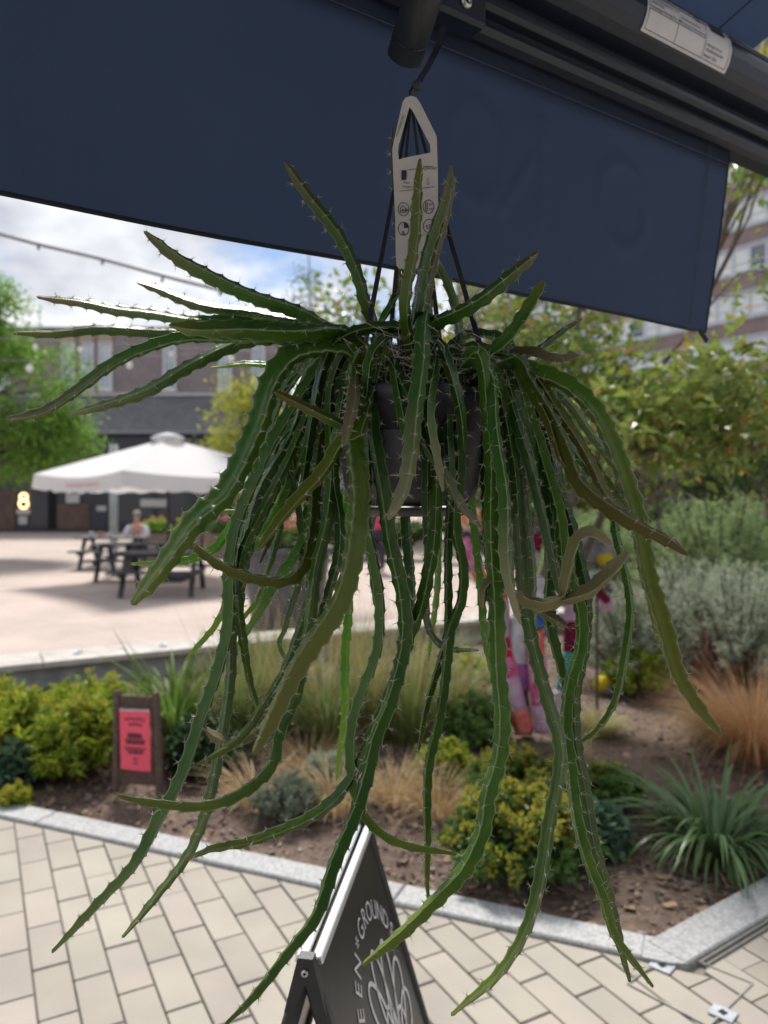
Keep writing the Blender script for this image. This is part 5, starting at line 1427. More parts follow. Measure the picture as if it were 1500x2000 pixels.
cl = vol(3, 230, [(1130, 1540, 720, 880, 3.9, 5.4, 3.0), (990, 1180, 610, 860, 5.0, 6.6, 2.0), (860, 1040, 540, 900, 5.4, 6.8, 2.0), (1400, 1560, 330, 700, 4.6, 6.4, .35), (640, 770, 585, 650, 5.8, 6.5, .30), (1000, 1250, 480, 600, 5.2, 6.4, .5), (1440, 1560, 130, 330, 4.2, 5.2, .5), (1180, 1420, 850, 930, 5.6, 6.8, .8)])
tb = P(1045, 1430, 5.12)
tr1 = tree('knitted_tree', 'several-stemmed garden tree whose trunks are wrapped in pink, white and coral knitting', (tb[0], tb[1], 0.02), trunk_paths, cl, 34, (.13, .15, .10), 0.092, 0.052, L_tree, 5, None, 1, None, 240)
def yarn(name, cols, scale=26):
    m = bpy.data.materials.new(name); m.use_nodes = True
    n, l = m.node_tree.nodes, m.node_tree.links; b = n['Principled BSDF']; b.inputs['Roughness'].default_value = 0.95; b.inputs['Specular IOR Level'].default_value = .1
    t = n.new('ShaderNodeTexCoord'); ncol(n, l, b.inputs['Base Color'], cols[0], cols[1], 14, 2, .42, .56, t.outputs['Object'])
    wv = n.new('ShaderNodeTexWave'); wv.inputs['Scale'].default_value = scale; wv.inputs['Distortion'].default_value = 2.5; wv.bands_direction = 'Z'
    l.new(t.outputs['Object'], wv.inputs['Vector']); bp = n.new('ShaderNodeBump'); bp.inputs['Strength'].default_value = .8; bp.inputs['Distance'].default_value = .01
    l.new(wv.outputs['Fac'], bp.inputs['Height']); l.new(bp.outputs['Normal'], b.inputs['Normal'])
    return m
Y_ = dict(pink=yarn('yarn_pink', ((.62, .16, .34), (.72, .40, .52))), white=yarn('yarn_white', ((.66, .64, .67), (.50, .48, .54))), coral=yarn('yarn_coral', ((.72, .15, .14), (.78, .25, .20))), blue=yarn('yarn_blue', ((.04, .10, .42), (.06, .22, .46))), red=yarn('yarn_red', ((.62, .03, .07), (.5, .03, .12))), purple=yarn('yarn_purple', ((.20, .10, .32), (.42, .12, .34))), lilac=yarn('yarn_lilac', ((.66, .46, .60), (.58, .36, .50))), orange=yarn('yarn_orange', ((.75, .30, .06), (.72, .12, .12))), teal=yarn('yarn_teal', ((.05, .34, .32), (.1, .42, .38))), maroon=yarn('yarn_maroon', ((.22, .02, .06), (.16, .02, .05))), grey=yarn('yarn_grey', ((.34, .35, .37), (.22, .23, .25))), yellow=yarn('yarn_yellow', ((.70, .55, .04), (.62, .48, .05))), magenta=yarn('yarn_magenta', ((.60, .04, .22), (.66, .2, .36))))
def sleeve(ti, pa, pb, r, col):
    s_, _ = spline(np.array(trunk_paths[ti][0], float), 120)
    rowz = HOR - (s_[:, 2] - EYE) / s_[:, 1] * F
    k = np.where((rowz <= pb) & (rowz >= pa))[0]
    if len(k) < 3: return
    k = np.arange(max(0, k[0] - 1), min(119, k[-1] + 1) + 1); q = s_[k]; q = q[:: max(1, len(q) // 9)]
    mb = MB(); V, Fc = tube(q, r * (1 + .02 * np.array([(-1) ** j for j in range(len(q))])) * np.concatenate([[.97], np.ones(len(q) - 2), [.97]]), 10); mb.add(V, Fc); mb.build('knitted_sleeve', Y_[col], tr1, True)
for a in ((0, 1385, 1432, .068, 'coral'), (0, 1325, 1384, .060, 'lilac'), (0, 1285, 1324, .058, 'magenta'), (0, 1250, 1284, .055, 'red'), (0, 1170, 1249, .052, 'lilac'), (0, 1120, 1169, .050, 'coral'), (0, 1060, 1119, .046, 'orange'), (0, 1040, 1059, .046, 'teal'), (0, 1000, 1039, .044, 'coral'),
          (1, 1300, 1345, .062, 'purple'), (1, 1346, 1370, .060, 'white'), (1, 1190, 1299, .060, 'white'), (1, 1120, 1189, .054, 'lilac'), (1, 1085, 1119, .052, 'white'), (1, 1050, 1084, .050, 'maroon'),
          (2, 1375, 1428, .075, 'lilac'), (2, 1335, 1374, .068, 'magenta'), (2, 1290, 1334, .064, 'pink'), (2, 1235, 1289, .058, 'coral'), (2, 1218, 1234, .056, 'red'), (2, 1185, 1217, .055, 'blue'), (2, 1130, 1184, .050, 'white'),
          (3, 1350, 1410, .055, 'white'), (3, 1280, 1349, .050, 'teal'), (3, 1220, 1279, .048, 'maroon'), (3, 1150, 1219, .046, 'lilac'), (4, 1060, 1110, .050, 'pink'), (4, 1110, 1160, .050, 'coral')):
    sleeve(*a)
# knitted owl-like ornament on a stake
ob = P(1166, 1075, 5.7)
orn = thing('knitted_ornament', (ob[0], ob[1], 0.03), 'grey knitted round-headed ornament with yellow patch and maroon scarf on a stake', 'ornament')
mb = MB(); V, Fc = tube([(ob[0], ob[1], .02), ob + np.array([0, 0, -.1])], .012, 8); mb.add(V, Fc); mb.build('stake', bark, orn)
mb = MB(); V, Fc = lathe([(0, -.11), (.07, -.105), (.125, -.06), (.15, 0), (.14, .06), (.09, .11), (0, .13)], ob, 20); mb.add(V, Fc); hd = mb.build('head', Y_['grey'], orn, True)
mb = MB(); V, Fc = lathe([(0, -.012), (.05, -.01), (.06, 0), (.05, .01), (0, .014)], (0, 0, 0), 14); V = V[:, [0, 2, 1]] + ob + np.array([.02, -.13, -.045]); mb.add(V, Fc); mb.build('patch', Y_['yellow'], hd, True)
mb = MB(); V, Fc = lathe([(0, -.06), (.06, -.055), (.085, 0), (.06, .05), (0, .06)], ob + np.array([0.0, -.02, -.20]), 14); mb.add(V, Fc); mb.build('body', Y_['white'], orn, True)
s_, _ = spline(np.array([ob + np.array([.06, -.10, -.13]), ob + np.array([.0, -.13, -.20]), ob + np.array([-.02, -.12, -.28]), ob + np.array([.05, -.10, -.36])]), 10)
mb = MB(); V, Fc = tube(s_, .032, 8); mb.add(V, Fc); mb.build('scarf', Y_['maroon'], orn, True)
mb = MB(); V, Fc = lathe([(0, -.05), (.05, -.04), (.065, 0), (.05, .05), (0, .06)], ob + np.array([.06, .0, -.40]), 12); mb.add(V, Fc); mb.build('foot', Y_['lilac'], orn, True)
b_ = gp(1176, 1352, .03)
bee = thing('knitted_ball', b_, 'yellow and dark knitted ball lying on the bark behind the buff tuft', 'ornament')
mb = MB(); V, Fc = lathe([(0, 0), (.05, .005), (.078, .05), (.074, .09), (.045, .125), (0, .13)], b_, 16); mb.add(V, Fc); mb.build('ball', Y_['yellow'], bee, True)
mb = MB(); V, Fc = lathe([(0, 0), (.03, .004), (.042, .03), (.03, .06), (0, .065)], b_ + np.array([.035, -.06, -.0]), 12); mb.add(V, Fc); mb.build('dark_end', Y_['grey'], bee, True)
b_ = gp(1204, 1318, .03)
mb = MB(); V, Fc = lathe([(0, 0), (.03, .002), (.045, .035), (.03, .075), (0, .08)], b_, 14); mb.add(V, Fc)
tag(mb.build('white_ball', mat('white_globe', (.75, .75, .74), None, 20, .4), None, True, b_), 'small white globe lying under the lime-green plant', 'globe')

def blob(c_, rx, ry, rz, n, seed):
    r_ = np.random.default_rng(seed); d_ = rows_unit(r_.normal(0, 1, (n, 3))); return np.asarray(c_) + d_ * (r_.uniform(.35, 1, (n, 1)) ** .5) * np.array([rx, ry, rz])
# tree left of the umbrella
c0 = P(15, 790, 22)
tree('plaza_tree', 'bright green leafy tree at the edge of the plaza beside the white umbrella', (c0[0] - 1.1, c0[1], PLZ), [(np.array([(c0[0] - 1.1, c0[1], PLZ), (c0[0] - .9, c0[1], 2.5), (c0[0] - .2, c0[1], 5.6), (c0[0] - .5, c0[1], 8.5)]), .16, .04)],
     np.concatenate([blob(c0, 2.3, 1.6, 2.2, 150, 1), blob(P(-30, 640, 22), 1.1, 1.0, 1.8, 50, 2), blob(P(110, 860, 21.5), 1.0, .9, .9, 40, 3)]), 70, (.26, .26, .17), .15, .085, L_bright, 8)
c0 = P(468, 850, 17)
tree('plaza_tree', 'yellow-green young tree behind the left curtain of cactus stems', (c0[0], c0[1], PLZ), [(np.array([(c0[0], c0[1], PLZ), (c0[0] + .1, c0[1], 1.5), (c0[0], c0[1], 4.2)]), .07, .02)], np.concatenate([blob(c0, .75, .7, 1.3, 70, 4), blob(P(560, 900, 17.5), .8, .7, 1.2, 60, 5)]), 55, (.17, .17, .12), .11, .06, L_ygt, 9)
c0 = P(612, 640, 15)
tree('birch', 'thin sparse birch top against the sky above the cactus crown', (c0[0], c0[1], PLZ), [(np.array([(c0[0] + .1, c0[1], PLZ), (c0[0], c0[1], 2.5), (c0[0] - .05, c0[1], 5.0), (c0[0] - .1, c0[1], 6.6)]), .05, .008)], np.concatenate([blob(P(600, 600, 15), .32, .3, .85, 26, 6), blob(P(690, 640, 15), .5, .3, .22, 16, 7)]), 16, (.10, .10, .09), .075, .045, L_far, 10)
for k, (px, X_r, h_, Y, m_, lab) in enumerate(((640, 2.4, 4.4, 27, L_far, 'dark green tree across the plaza behind the birch'), (760, 2.6, 5.2, 30, L_far, 'dark green tree across the plaza behind the hanging pot'), (890, 2.6, 5.0, 26, L_tree, 'olive-green tree across the plaza right of the pot'), (1030, 2.8, 5.0, 28, L_far, 'dark green tree across the plaza behind the knitted tree'), (1180, 2.8, 4.6, 24, L_tree, 'olive-green tree across the plaza left of the black parasol'), (1340, 3.0, 4.8, 25, L_far, 'dark green tree in front of the office block'), (1500, 3.0, 5.2, 26, L_tree, 'olive-green tree at the far end of the office block'))):
    c_ = P(px, 960, Y); c_[2] = PLZ + h_ * .62
    tree('far_tree', lab, (c_[0], c_[1], PLZ), [(np.array([(c_[0], c_[1], PLZ), (c_[0] + .1, c_[1], h_ * .4), (c_[0], c_[1], h_ * .8)]), .14, .04)], blob(c_, X_r, 1.6, h_ * .42, 110, 30 + k), 55, (.32, .32, .22), .20, .11, m_, 60 + k, 'trees across the plaza')
for k, (px, Y, lab) in enumerate(((700, 21, 'clipped dark hedge across the plaza below the pot'), (1010, 20, 'clipped dark hedge across the plaza behind the knitted trunks'), (1330, 19, 'clipped dark hedge behind the pale bushes'))):
    c_ = P(px, 960, Y); shrub('hedge', lab, 'hedge', (c_[0], c_[1], PLZ), 2.5, 1.5 if k else 1.2, L_far, 420, 34, .16, .085, 140 + k, 'hedges across the plaza', None, 0, 0.02, None, .6, .7)

# ------------------------------------------------------------------ left building
bY = 37.0
bl_x0, bl_x1 = P(-420, 960, bY)[0], P(540, 960, bY)[0]
bld = thing('brick_building', ((bl_x0 + bl_x1) / 2, bY, PLZ), 'long grey-brown brick building with a slate lean-to over dark shopfronts', 'building')
brick_m = brickmat('grey_brick', (0.235, 0.195, 0.20), (0.185, 0.15, 0.158), (0.28, 0.26, 0.26), 1.0, .24, .085, .012, .85, 'XZ', .3)
mb = MB(); V, Fc = box(((bl_x0 + bl_x1) / 2, bY + 3, 4.6), (bl_x1 - bl_x0, 6, 9.6)); mb.add(V, Fc); mb.build('wall', brick_m, bld)
mb = MB(); V, Fc = box(((bl_x0 + bl_x1) / 2, bY + 3, 9.48), (bl_x1 - bl_x0 + .3, 6.3, .16)); mb.add(V, Fc); mb.build('parapet', mat('parapet_lead', (.16, .17, .19), None, 10, .6), bld)
sl_m = brickmat('slate', (.17, .165, .18), (.13, .127, .14), (.05, .05, .055), 1.0, .3, .2, .012, .6, 'XY', .3)
zg, zt = 4.33, 6.15
mb = MB(); V = [(bl_x0, bY - 2.4, zg), (bl_x1, bY - 2.4, zg), (bl_x1, bY - .003, zt), (bl_x0, bY - .003, zt)]
V2, Fc = prism(np.array(V, float), (0, 0, .09)); mb.add(V2, Fc); rf = mb.build('lean_to_roof', sl_m, bld)
mb = MB(); V, Fc = tube([(bl_x0, bY - 2.48, zg - .02), (bl_x1, bY - 2.48, zg - .02)], .09, 8); mb.add(V, Fc); mb.build('gutter', mat('gutter_grey', (.22, .23, .27), None, 10, .5), rf)
mb = MB(); V, Fc = box(((bl_x0 + bl_x1) / 2, bY - 1.98, 1.95), (bl_x1 - bl_x0, .3, 4.5)); mb.add(V, Fc); shop = mb.build('shopfront', mat('shop_dark', (.022, .024, .032), (.032, .034, .042), 2, .5), bld)
mb = MB(); V, Fc = box(((bl_x0 + bl_x1) / 2, bY - 2.20, 3.75), (bl_x1 - bl_x0, .13, .8)); mb.add(V, Fc); mb.build('fascia', mat('fascia_dark', (.03, .034, .05), None, 6, .5), bld)
wf = mat('window_white', (.62, .63, .66), None, 10, .5); gl = mat('window_glass', (.30, .36, .42), (.42, .48, .54), .6, .08, 0, 0, None, .8)
lint = mat('stone_buff', (.36, .28, .21), None, 10, .8)
for px in (-120, -50, 7, 134, 171, 207, 332, 440, 505):
    x = P(px, 960, bY)[0]; zc = 1.65 + (960 - 715) / F * bY; wv_ = .56; hv = 2.2
    mb = MB()
    for (dx, dz, sx, sz) in ((-wv_ / 2, 0, .08, hv), (wv_ / 2, 0, .08, hv), (0, hv / 2, wv_ + .08, .08), (0, -hv / 2, wv_ + .08, .08), (0, .2, wv_, .06)):
        V, Fc = box((x + dx, bY - .05, zc + dz), (sx, .1 + .004 * abs(dz), sz)); mb.add(V, Fc)
    wo_ = mb.build('window', wf, bld)
    mb = MB(); V, Fc = box((x, bY - .02, zc), (wv_, .03, hv)); mb.add(V, Fc); mb.build('pane', gl, wo_)
    mb = MB(); V, Fc = box((x, bY - .05, zc + hv / 2 + .22), (wv_ + .15, .11, .36)); mb.add(V, Fc); mb.build('lintel', lint, wo_)
    mb = MB(); V, Fc = box((x, bY - .07, zc - hv / 2 - .09), (wv_ + .2, .16, .10)); mb.add(V, Fc); mb.build('sill', wf, wo_)
mb = MB(); V, Fc = box(((bl_x0 + bl_x1) / 2 + 4, bY - .06, 6.32), (14, .12, .13)); mb.add(V, Fc); mb.build('flashing', mat('flash_white', (.5, .5, .51), None, 4, .6), bld)
wood_d = mat('shop_wood', (.12, .075, .055), (.075, .045, .035), 3, .7, 0, .2, 20); cream = mat('menu_cream', (.5, .49, .47), None, 4, .7)
sy = bY - 2.135
def shop_rect(px0, px1, py0, py1, m_, name, d_=.06):
    a, b = P(px0, py0, sy), P(px1, py1, sy)
    mb = MB(); V, Fc = box(((a[0] + b[0]) / 2, sy - d_ / 2, (a[2] + b[2]) / 2), (abs(b[0] - a[0]), d_, abs(a[2] - b[2]))); mb.add(V, Fc); return mb.build(name, m_, bld)
for (x0, x1, y0, y1, m_, nm, d_) in ((-60, 30, 960, 1034, wood_d, 'timber_panel', .05), (112, 176, 985, 1033, wood_d, 'timber_panel', .05), (178, 212, 1000, 1033, MATS['fascia_dark'], 'counter', .07), (130, 156, 965, 982, cream, 'menu_board', .09), (38, 54, 1008, 1024, cream, 'menu_board', .09), (34, 60, 995, 1004, cream, 'menu_board', .09), (95, 110, 960, 1033, MATS['hole_black'], 'door', .03), (60, 94, 965, 1033, mat('shop_glass', (.03, .035, .045), None, 3, .1), 'glass_door', .04), (230, 300, 965, 1020, MATS['shop_glass'], 'shop_window', .04), (310, 400, 965, 1020, MATS['shop_glass'], 'shop_window', .04), (190, 208, 988, 998, cream, 'menu_board', .09), (118, 150, 952, 963, lint, 'menu_board', .08), (275, 330, 975, 990, cream, 'lattice_board', .06)):
    shop_rect(x0, x1, y0, y1, m_, nm, d_)
sg_ = thing('neon_sign', P(46, 990, sy - .12), 'small glowing warm white neon figure eight in a dark shopfront', 'sign')
for (py, r_) in ((971, 7.0), (984, 8.5)):
    c_ = P(46, py, sy - .12); k = sy / F
    mb = MB(); th_ = np.linspace(0, 6.2832, 19); V, Fc = tube([c_ + np.array([r_ * k * math.cos(a), 0, r_ * k * math.sin(a)]) for a in th_], .028, 6, False); mb.add(V, Fc)
    mb.build('loop', glow('neon_%d' % py, (1.0, .62, .28), 3.2), sg_, True)

# ------------------------------------------------------------------ office block at the right
dB = unit(np.array([-.535, .845, 0])); pB = np.array([26.1, 56, 0.0]); nB = np.array([-dB[1], dB[0], 0]) 
if nB[1] > 0: nB = -nB
off = thing('office_block', (pB[0], pB[1], PLZ), 'tall brick office block with long rows of white-framed windows', 'building')
oax = np.array([dB, nB, [0, 0, 1.0]])
Lb0, Lb1 = -26, 34
mb = MB(); c_ = pB + dB * (Lb0 + Lb1) / 2 - nB * 6.0; V, Fc = box((c_[0], c_[1], 18), (Lb1 - Lb0, 12, 36.4), oax); mb.add(V, Fc); mb.build('wall', mat('office_brick', (.24, .19, .185), (.19, .15, .15), 2, .85, 0, .1, 30), off)
FH = 3.3; z0 = 11.9 - 3 * FH
sill_m = mat('office_sill', (.42, .47, .54), None, 6, .6); ofr = mat('office_frame', (.55, .60, .66), None, 8, .5); ogl = mat('office_glass', (.52, .58, .60), (.70, .74, .74), .25, .12, 0, 0, None, .8)
wm = MB()
for (dx, dz, sx, sz) in ((-.60, 0, .10, 1.7), (.60, 0, .10, 1.7), (0, .80, 1.3, .10), (0, -.80, 1.3, .12), (0, -.25, 1.1, .07)):
    V, Fc = box((dx, 0, dz), (sx, .16 + .006 * abs(dz), sz)); wm.add(V, Fc)
wme = wm.mesh('window'); wme.materials.append(ofr)
gm = MB(); V, Fc = box((0, -.03, 0), (1.14, .04, 1.56)); gm.add(V, Fc); gme = gm.mesh('pane'); gme.materials.append(ogl)
dkm = gm.mesh('pane'); dkm.materials.append(mat('office_glass_dark', (.12, .15, .17), None, .4, .1, 0, 0, None, .8))
bang = math.atan2(dB[1], dB[0])
rw = random.Random(4)
for fl in range(0, 10):
    zc = z0 + fl * FH
    mb = MB(); c_ = pB + dB * (Lb0 + Lb1) / 2 + nB * .06; V, Fc = box((c_[0], c_[1], zc - .98), (Lb1 - Lb0, .2, .22), oax); mb.add(V, Fc); mb.build('sill_band', sill_m, off)
    mb = MB(); V, Fc = box((c_[0], c_[1], zc + .98), (Lb1 - Lb0, .2, .16), oax); mb.add(V, Fc); mb.build('head_band', sill_m, off)
    for k in range(-6, 24):
        s_ = k * 1.32; p_ = pB + dB * s_ + nB * .05; u_ = p_[0] / p_[1]
        v_ = HOR - (zc - EYE) / p_[1] * F
        if u_ > .56 or v_ < 250 or v_ > 930: continue
        wn_ = share('window', wme, off, (p_[0], p_[1], zc), bang); wn_o = ORG[off.name] 
        pa = bpy.data.objects.new('pane', dkm if rw.random() < .16 else gme); C.objects.link(pa); pa.parent = wn_; pa.rotation_euler = (0, 0, 0)

# ------------------------------------------------------------------ umbrella, tables, people, planters
cU = P(328, 960, 16.0); uz, ue, ub = 2.78, 2.02, 1.70
umb = thing('market_umbrella', (cU[0], cU[1], PLZ), 'big square white market umbrella over the picnic tables', 'umbrella')
hd_ = 2.78; corners = [cU + np.array([hd_ * math.cos(a), hd_ * math.sin(a), 0]) for a in (R(180), R(270), R(0), R(90))]
white_c = leafmat('umbrella_cloth', [(.74, .74, .75), (.74, .74, .75)], .8, .35, .2)
mb = MB(); n_ = 14; nr = 9
for q in range(4):
    A2, B2 = corners[q], corners[(q + 1) % 4]; Vq = []
    for i in range(nr):
        f_r = i / (nr - 1)
        for j in range(n_):
            e_ = A2 + (B2 - A2) * j / (n_ - 1); w2 = abs(2 * j / (n_ - 1) - 1)
            x = cU * (1 - f_r) + e_ * f_r
            z = uz + (ue - uz) * (f_r ** .9) - .10 * (1 - w2 ** 2) * f_r + .02 * math.sin(f_r * 3.14)
            x = x * 1.0; x = cU + (x - cU) * (1 - .05 * (1 - w2 ** 2) * f_r)
            Vq.append((x[0], x[1], z))
    mb.add(Vq, [(i * n_ + j, i * n_ + j + 1, (i + 1) * n_ + j + 1, (i + 1) * n_ + j) for i in range(nr - 1) for j in range(n_ - 1)])
can = mb.build('canopy', white_c, umb, True)
mb = MB(); V, Fc = lathe([(0, .12), (.08, .11), (.28, .05), (.36, .0), (.34, -.03)], (cU[0], cU[1], uz - .02), 16); mb.add(V, Fc); mb.build('top_vent', white_c, can, True)
for q in range(4):
    A2, B2 = corners[q], corners[(q + 1) % 4]; mb = MB(); Vq = []; n_ = 34
    for j in range(n_):
        t = j / (n_ - 1); w2 = abs(2 * t - 1); e_ = A2 + (B2 - A2) * t; e_ = cU + (e_ - cU) * (1 - .05 * (1 - w2 ** 2))
        fold = .02 * math.sin(t * 31 + q) + .015 * math.sin(t * 57)
        out = unit((e_ - cU) * np.array([1, 1, 0])); zt_ = ue - .10 * (1 - w2 ** 2)
        for (k, dz) in ((0, 0), (.5, -.14), (1, -.30 + .02 * math.sin(t * 44))):
            p_ = e_ + out * (.012 + fold * k + .02 * k); Vq.append((p_[0], p_[1], zt_ + dz))
    mb.add(Vq, [(j * 3 + i, j * 3 + i + 1, j * 3 + 4 + i, j * 3 + 3 + i) for j in range(n_ - 1) for i in range(2)])
    vl = mb.build('valance', white_c, umb, True)
    if q == 0:
        mb = MB()
        for k in range(15):
            t = .40 + k * .025; e_ = A2 + (B2 - A2) * t; w2 = abs(2 * t - 1); e_ = cU + (e_ - cU) * (1 - .05 * (1 - w2 ** 2)); out = unit((e_ - cU) * np.array([1, 1, 0])); al_ = unit(B2 - A2)
            p_ = e_ * np.array([1, 1, 0]) + out * .085 + np.array([0, 0, ue - .10 * (1 - w2 ** 2) - .155])
            for (dx, dz, sx, sz) in ((-.016, 0, .010, .075), (.016, 0, .010, .075), (0, .03 * (-1) ** k, .03, .010)):
                V, Fc = box(p_ + al_ * dx + np.array([0, 0, dz]), (sx, .003, sz), np.array([al_, out, [0, 0, 1.0]])); mb.add(V, Fc)
        tag(mb.build('red_lettering', mat('red_print', (.55, .16, .12), None, 10, .8), vl), kind='stuff')
mb = MB(); V, Fc = tube([(cU[0], cU[1], PLZ), (cU[0], cU[1], uz)], .035, 10); mb.add(V, Fc); mb.build('pole', black_metal, umb)
for q in range(4):
    mb = MB(); V, Fc = beam((cU[0], cU[1], uz - .08), tuple(corners[q] * np.array([1, 1, 0]) + np.array([0, 0, ue - .03])), .03, .02); mb.add(V, Fc); mb.build('rib', wood_d, umb)
mb = MB(); V, Fc = box((cU[0], cU[1], PLZ + .06), (.75, .75, .12), None, .02); mb.add(V, Fc); mb.build('base', mat('base_dark', (.03, .03, .035), None, 10, .7), umb)

tb_m = mat('table_black', (.022, .023, .028), (.035, .036, .042), 12, .55, 0, .2, 60, vary=.1)
def picnic(px, py, rz, label, seed):
    p0 = gp(px, py, PLZ); root = thing('picnic_table', p0, label, 'picnic table', 'black picnic tables on the plaza')
    c_, s_ = math.cos(rz), math.sin(rz); ax = np.array([[c_, s_, 0], [-s_, c_, 0], [0, 0, 1.0]])
    def bx(name, x, y, z, sx, sy_, sz):
        mb = MB(); V, Fc = box(p0 + np.array([x, y, 0]) @ ax + np.array([0, 0, z]), (sx, sy_, sz), ax, .004); mb.add(V, Fc); return mb.build(name, tb_m, root)
    for k in range(5): bx('top_plank', 0, (k - 2) * .145, .735, 1.65, .138, .036)
    for sg in (-1, 1):
        for k in range(2): bx('bench_plank', 0, sg * (.60 + k * .145), .435, 1.65, .138, .036)
    for sx in (-.62, .62):
        bx('cross_beam', sx, 0, .39, .045, 1.45, .09); bx('top_batten', sx * .94, 0, .69, .045, .70, .07)
        for sg in (-1, 1):
            a = p0 + np.array([sx * .97, sg * .26, 0]) @ ax + np.array([0, 0, .71]); b = p0 + np.array([sx * .97, sg * .66, 0]) @ ax
            mb = MB(); V, Fc = beam(a, b, .045, .09, ax[0], .004); mb.add(V, Fc); mb.build('leg', tb_m, root)
    return p0
t1p = picnic(222, 1108, R(2), 'black picnic table where a person in a pale shirt sits', 1)
picnic(262, 1130, R(3), 'black picnic table between the other two picnic tables', 2)
picnic(320, 1158, R(4), 'black picnic table closest to the flower bed wall', 3)
for k, (dx, col, lab) in enumerate(((-.55, (.6, .58, .55), 'white paper cup on the picnic table'), (-.35, (.55, .25, .15), 'orange-brown cup on the picnic table'), (-.12, (.7, .7, .7), 'white bowl on the picnic table'))):
    c_ = t1p + np.array([dx, .05, .755]); mb = MB(); V, Fc = lathe([(0, 0), (.04, 0), (.055 if k < 2 else .09, .11 if k < 2 else .06), (.05, .11 if k < 2 else .06), (.035, .01)], c_, 12); mb.add(V, Fc)
    tag(mb.build('cup' if k < 2 else 'bowl', mat('cup_%d' % k, col, None, 10, .5), None, True, c_), lab, 'cup' if k < 2 else 'bowl')

def skin_body(name, verts, edges, radii, m, parent, root_i=0, sub=2):
    bm = bmesh.new(); vs = [bm.verts.new(Vector(v)) for v in verts]
    for a, b in edges: bm.edges.new((vs[a], vs[b]))
    me = bpy.data.meshes.new(name); bm.to_mesh(me); bm.free()
    ob = bpy.data.objects.new(name, me); C.objects.link(ob)
    md_ = ob.modifiers.new('skin', 'SKIN')
    for i, r_ in enumerate(radii):
        sv = me.skin_vertices[0].data[i]; sv.radius = (r_, r_) if np.isscalar(r_) else r_; sv.use_root = (i == root_i)
    s2_ = ob.modifiers.new('sub', 'SUBSURF'); s2_.levels = sub; s2_.render_levels = sub
    dg = bpy.context.evaluated_depsgraph_get(); ev = ob.evaluated_get(dg); m2 = bpy.data.meshes.new_from_object(ev)
    V = np.array([v.co[:] for v in m2.vertices]); Fc = [tuple(p.vertices) for p in m2.polygons]
    bpy.data.objects.remove(ob); bpy.data.meshes.remove(me); bpy.data.meshes.remove(m2)
    mb = MB(); mb.add(V, Fc); return mb.build(name, m, parent, True)
skin_m = mat('skin', (.52, .31, .23), (.48, .28, .20), 20, .55)
def person(base, label, pose, top_m, leg_m, hair_m, face):
    """a standing or seated figure facing FACE (unit x,y); body one mesh, clothes and hair its children"""
    b = np.asarray(base, float); root = thing('person', b, label, 'person'); f = np.array([face[0], face[1], 0.0]); r = np.array([face[1], -face[0], 0.0]); u = np.array([0, 0, 1.0])
    hip = .90 if pose == 'stand' else .47
    def q(x, y, z): return tuple(b + r * x + f * y + u * z)
    if pose == 'stand':
        legs = [q(-.09, 0, hip), q(-.10, .02, .48), q(-.10, -.02, .07), q(-.11, .14, .03), q(.09, 0, hip), q(.10, .04, .48), q(.11, .05, .07), q(.12, .20, .03)]
        arms = [(-.20, 0, .52), (-.25, -.02, .27), (-.25, .06, .03), (.20, 0, .52), (.24, .02, .27), (.20, .16, .12)]; lean_ = 0.0
    else:
        legs = [q(-.10, .02, hip), q(-.13, .42, hip + .03), q(-.13, .40, .08), q(-.13, .54, .03), q(.10, .02, hip), q(.13, .42, hip + .03), q(.13, .40, .08), q(.13, .54, .03)]
        arms = [(-.21, .14, .48), (-.30, .26, .26), (-.14, .46, .32), (.21, .14, .48), (.30, .26, .26), (.12, .46, .32)]; lean_ = .14
    v = [q(0, 0, hip + .03), q(0, lean_ * .4, hip + .24), q(0, lean_ * .9, hip + .48), q(0, lean_ + .01, hip + .58), q(0, lean_ + .03, hip + .66), q(0, lean_ + .04, hip + .78)] + legs + [q(a[0], a[1], hip + a[2]) for a in arms]
    e = [(0, 1), (1, 2), (2, 3), (3, 4), (4, 5), (0, 6), (6, 7), (7, 8), (8, 9), (0, 10), (10, 11), (11, 12), (12, 13), (2, 14), (14, 15), (15, 16), (2, 17), (17, 18), (18, 19)]
    rd = [.14, .13, .14, .055, .075, .085, .095, .065, .045, .04, .095, .065, .045, .04, .052, .042, .032, .052, .042, .032]
    body = skin_body('body', v, e, rd, skin_m, root)
    ti = [0, 1, 2, 14, 15, 17, 18]; tv = [v[i] for i in ti]; skin_body('shirt', tv, [(0, 1), (1, 2), (2, 3), (3, 4), (2, 5), (5, 6)], [.158, .15, .155, .072, .062, .072, .062], top_m, root)
    li = [0, 6, 7, 8, 10, 11, 12]; skin_body('trousers', [v[i] for i in li], [(0, 1), (1, 2), (2, 3), (0, 4), (4, 5), (5, 6)], [.155, .11, .085, .065, .11, .085, .065], leg_m, root)
    hc = np.array(v[5]) - f * .012 + u * .035
    mb = MB(); V, Fc = lathe([(.088, -.035), (.10, 0), (.092, .05), (.06, .085), (0, .098)], (0, 0, 0), 14); mb.add(V + hc - f * .012, Fc); mb.build('hair', hair_m, body, True)
    fc = np.array(v[5]) + f * .082
    mb = MB()
    for sx in (-.032, .032): V, Fc = lathe([(0, -.008), (.009, 0), (0, .008)], fc + r * sx + u * .005 - f * .004, 8); mb.add(V, Fc)
    mb.build('eyes', MATS['hole_black'], body)['kind'] = 'stuff'
    mb = MB(); V, Fc = lathe([(.018, -.02), (.012, .0), (.004, .028)], fc - u * .02 + f * .004, 8, True); mb.add(V, Fc); mb.build('nose', skin_m, body)
    return root
grey_h = mat('hair_grey', (.36, .33, .31), None, 30, .8); dark_h = mat('hair_dark', (.03, .022, .018), None, 30, .7)
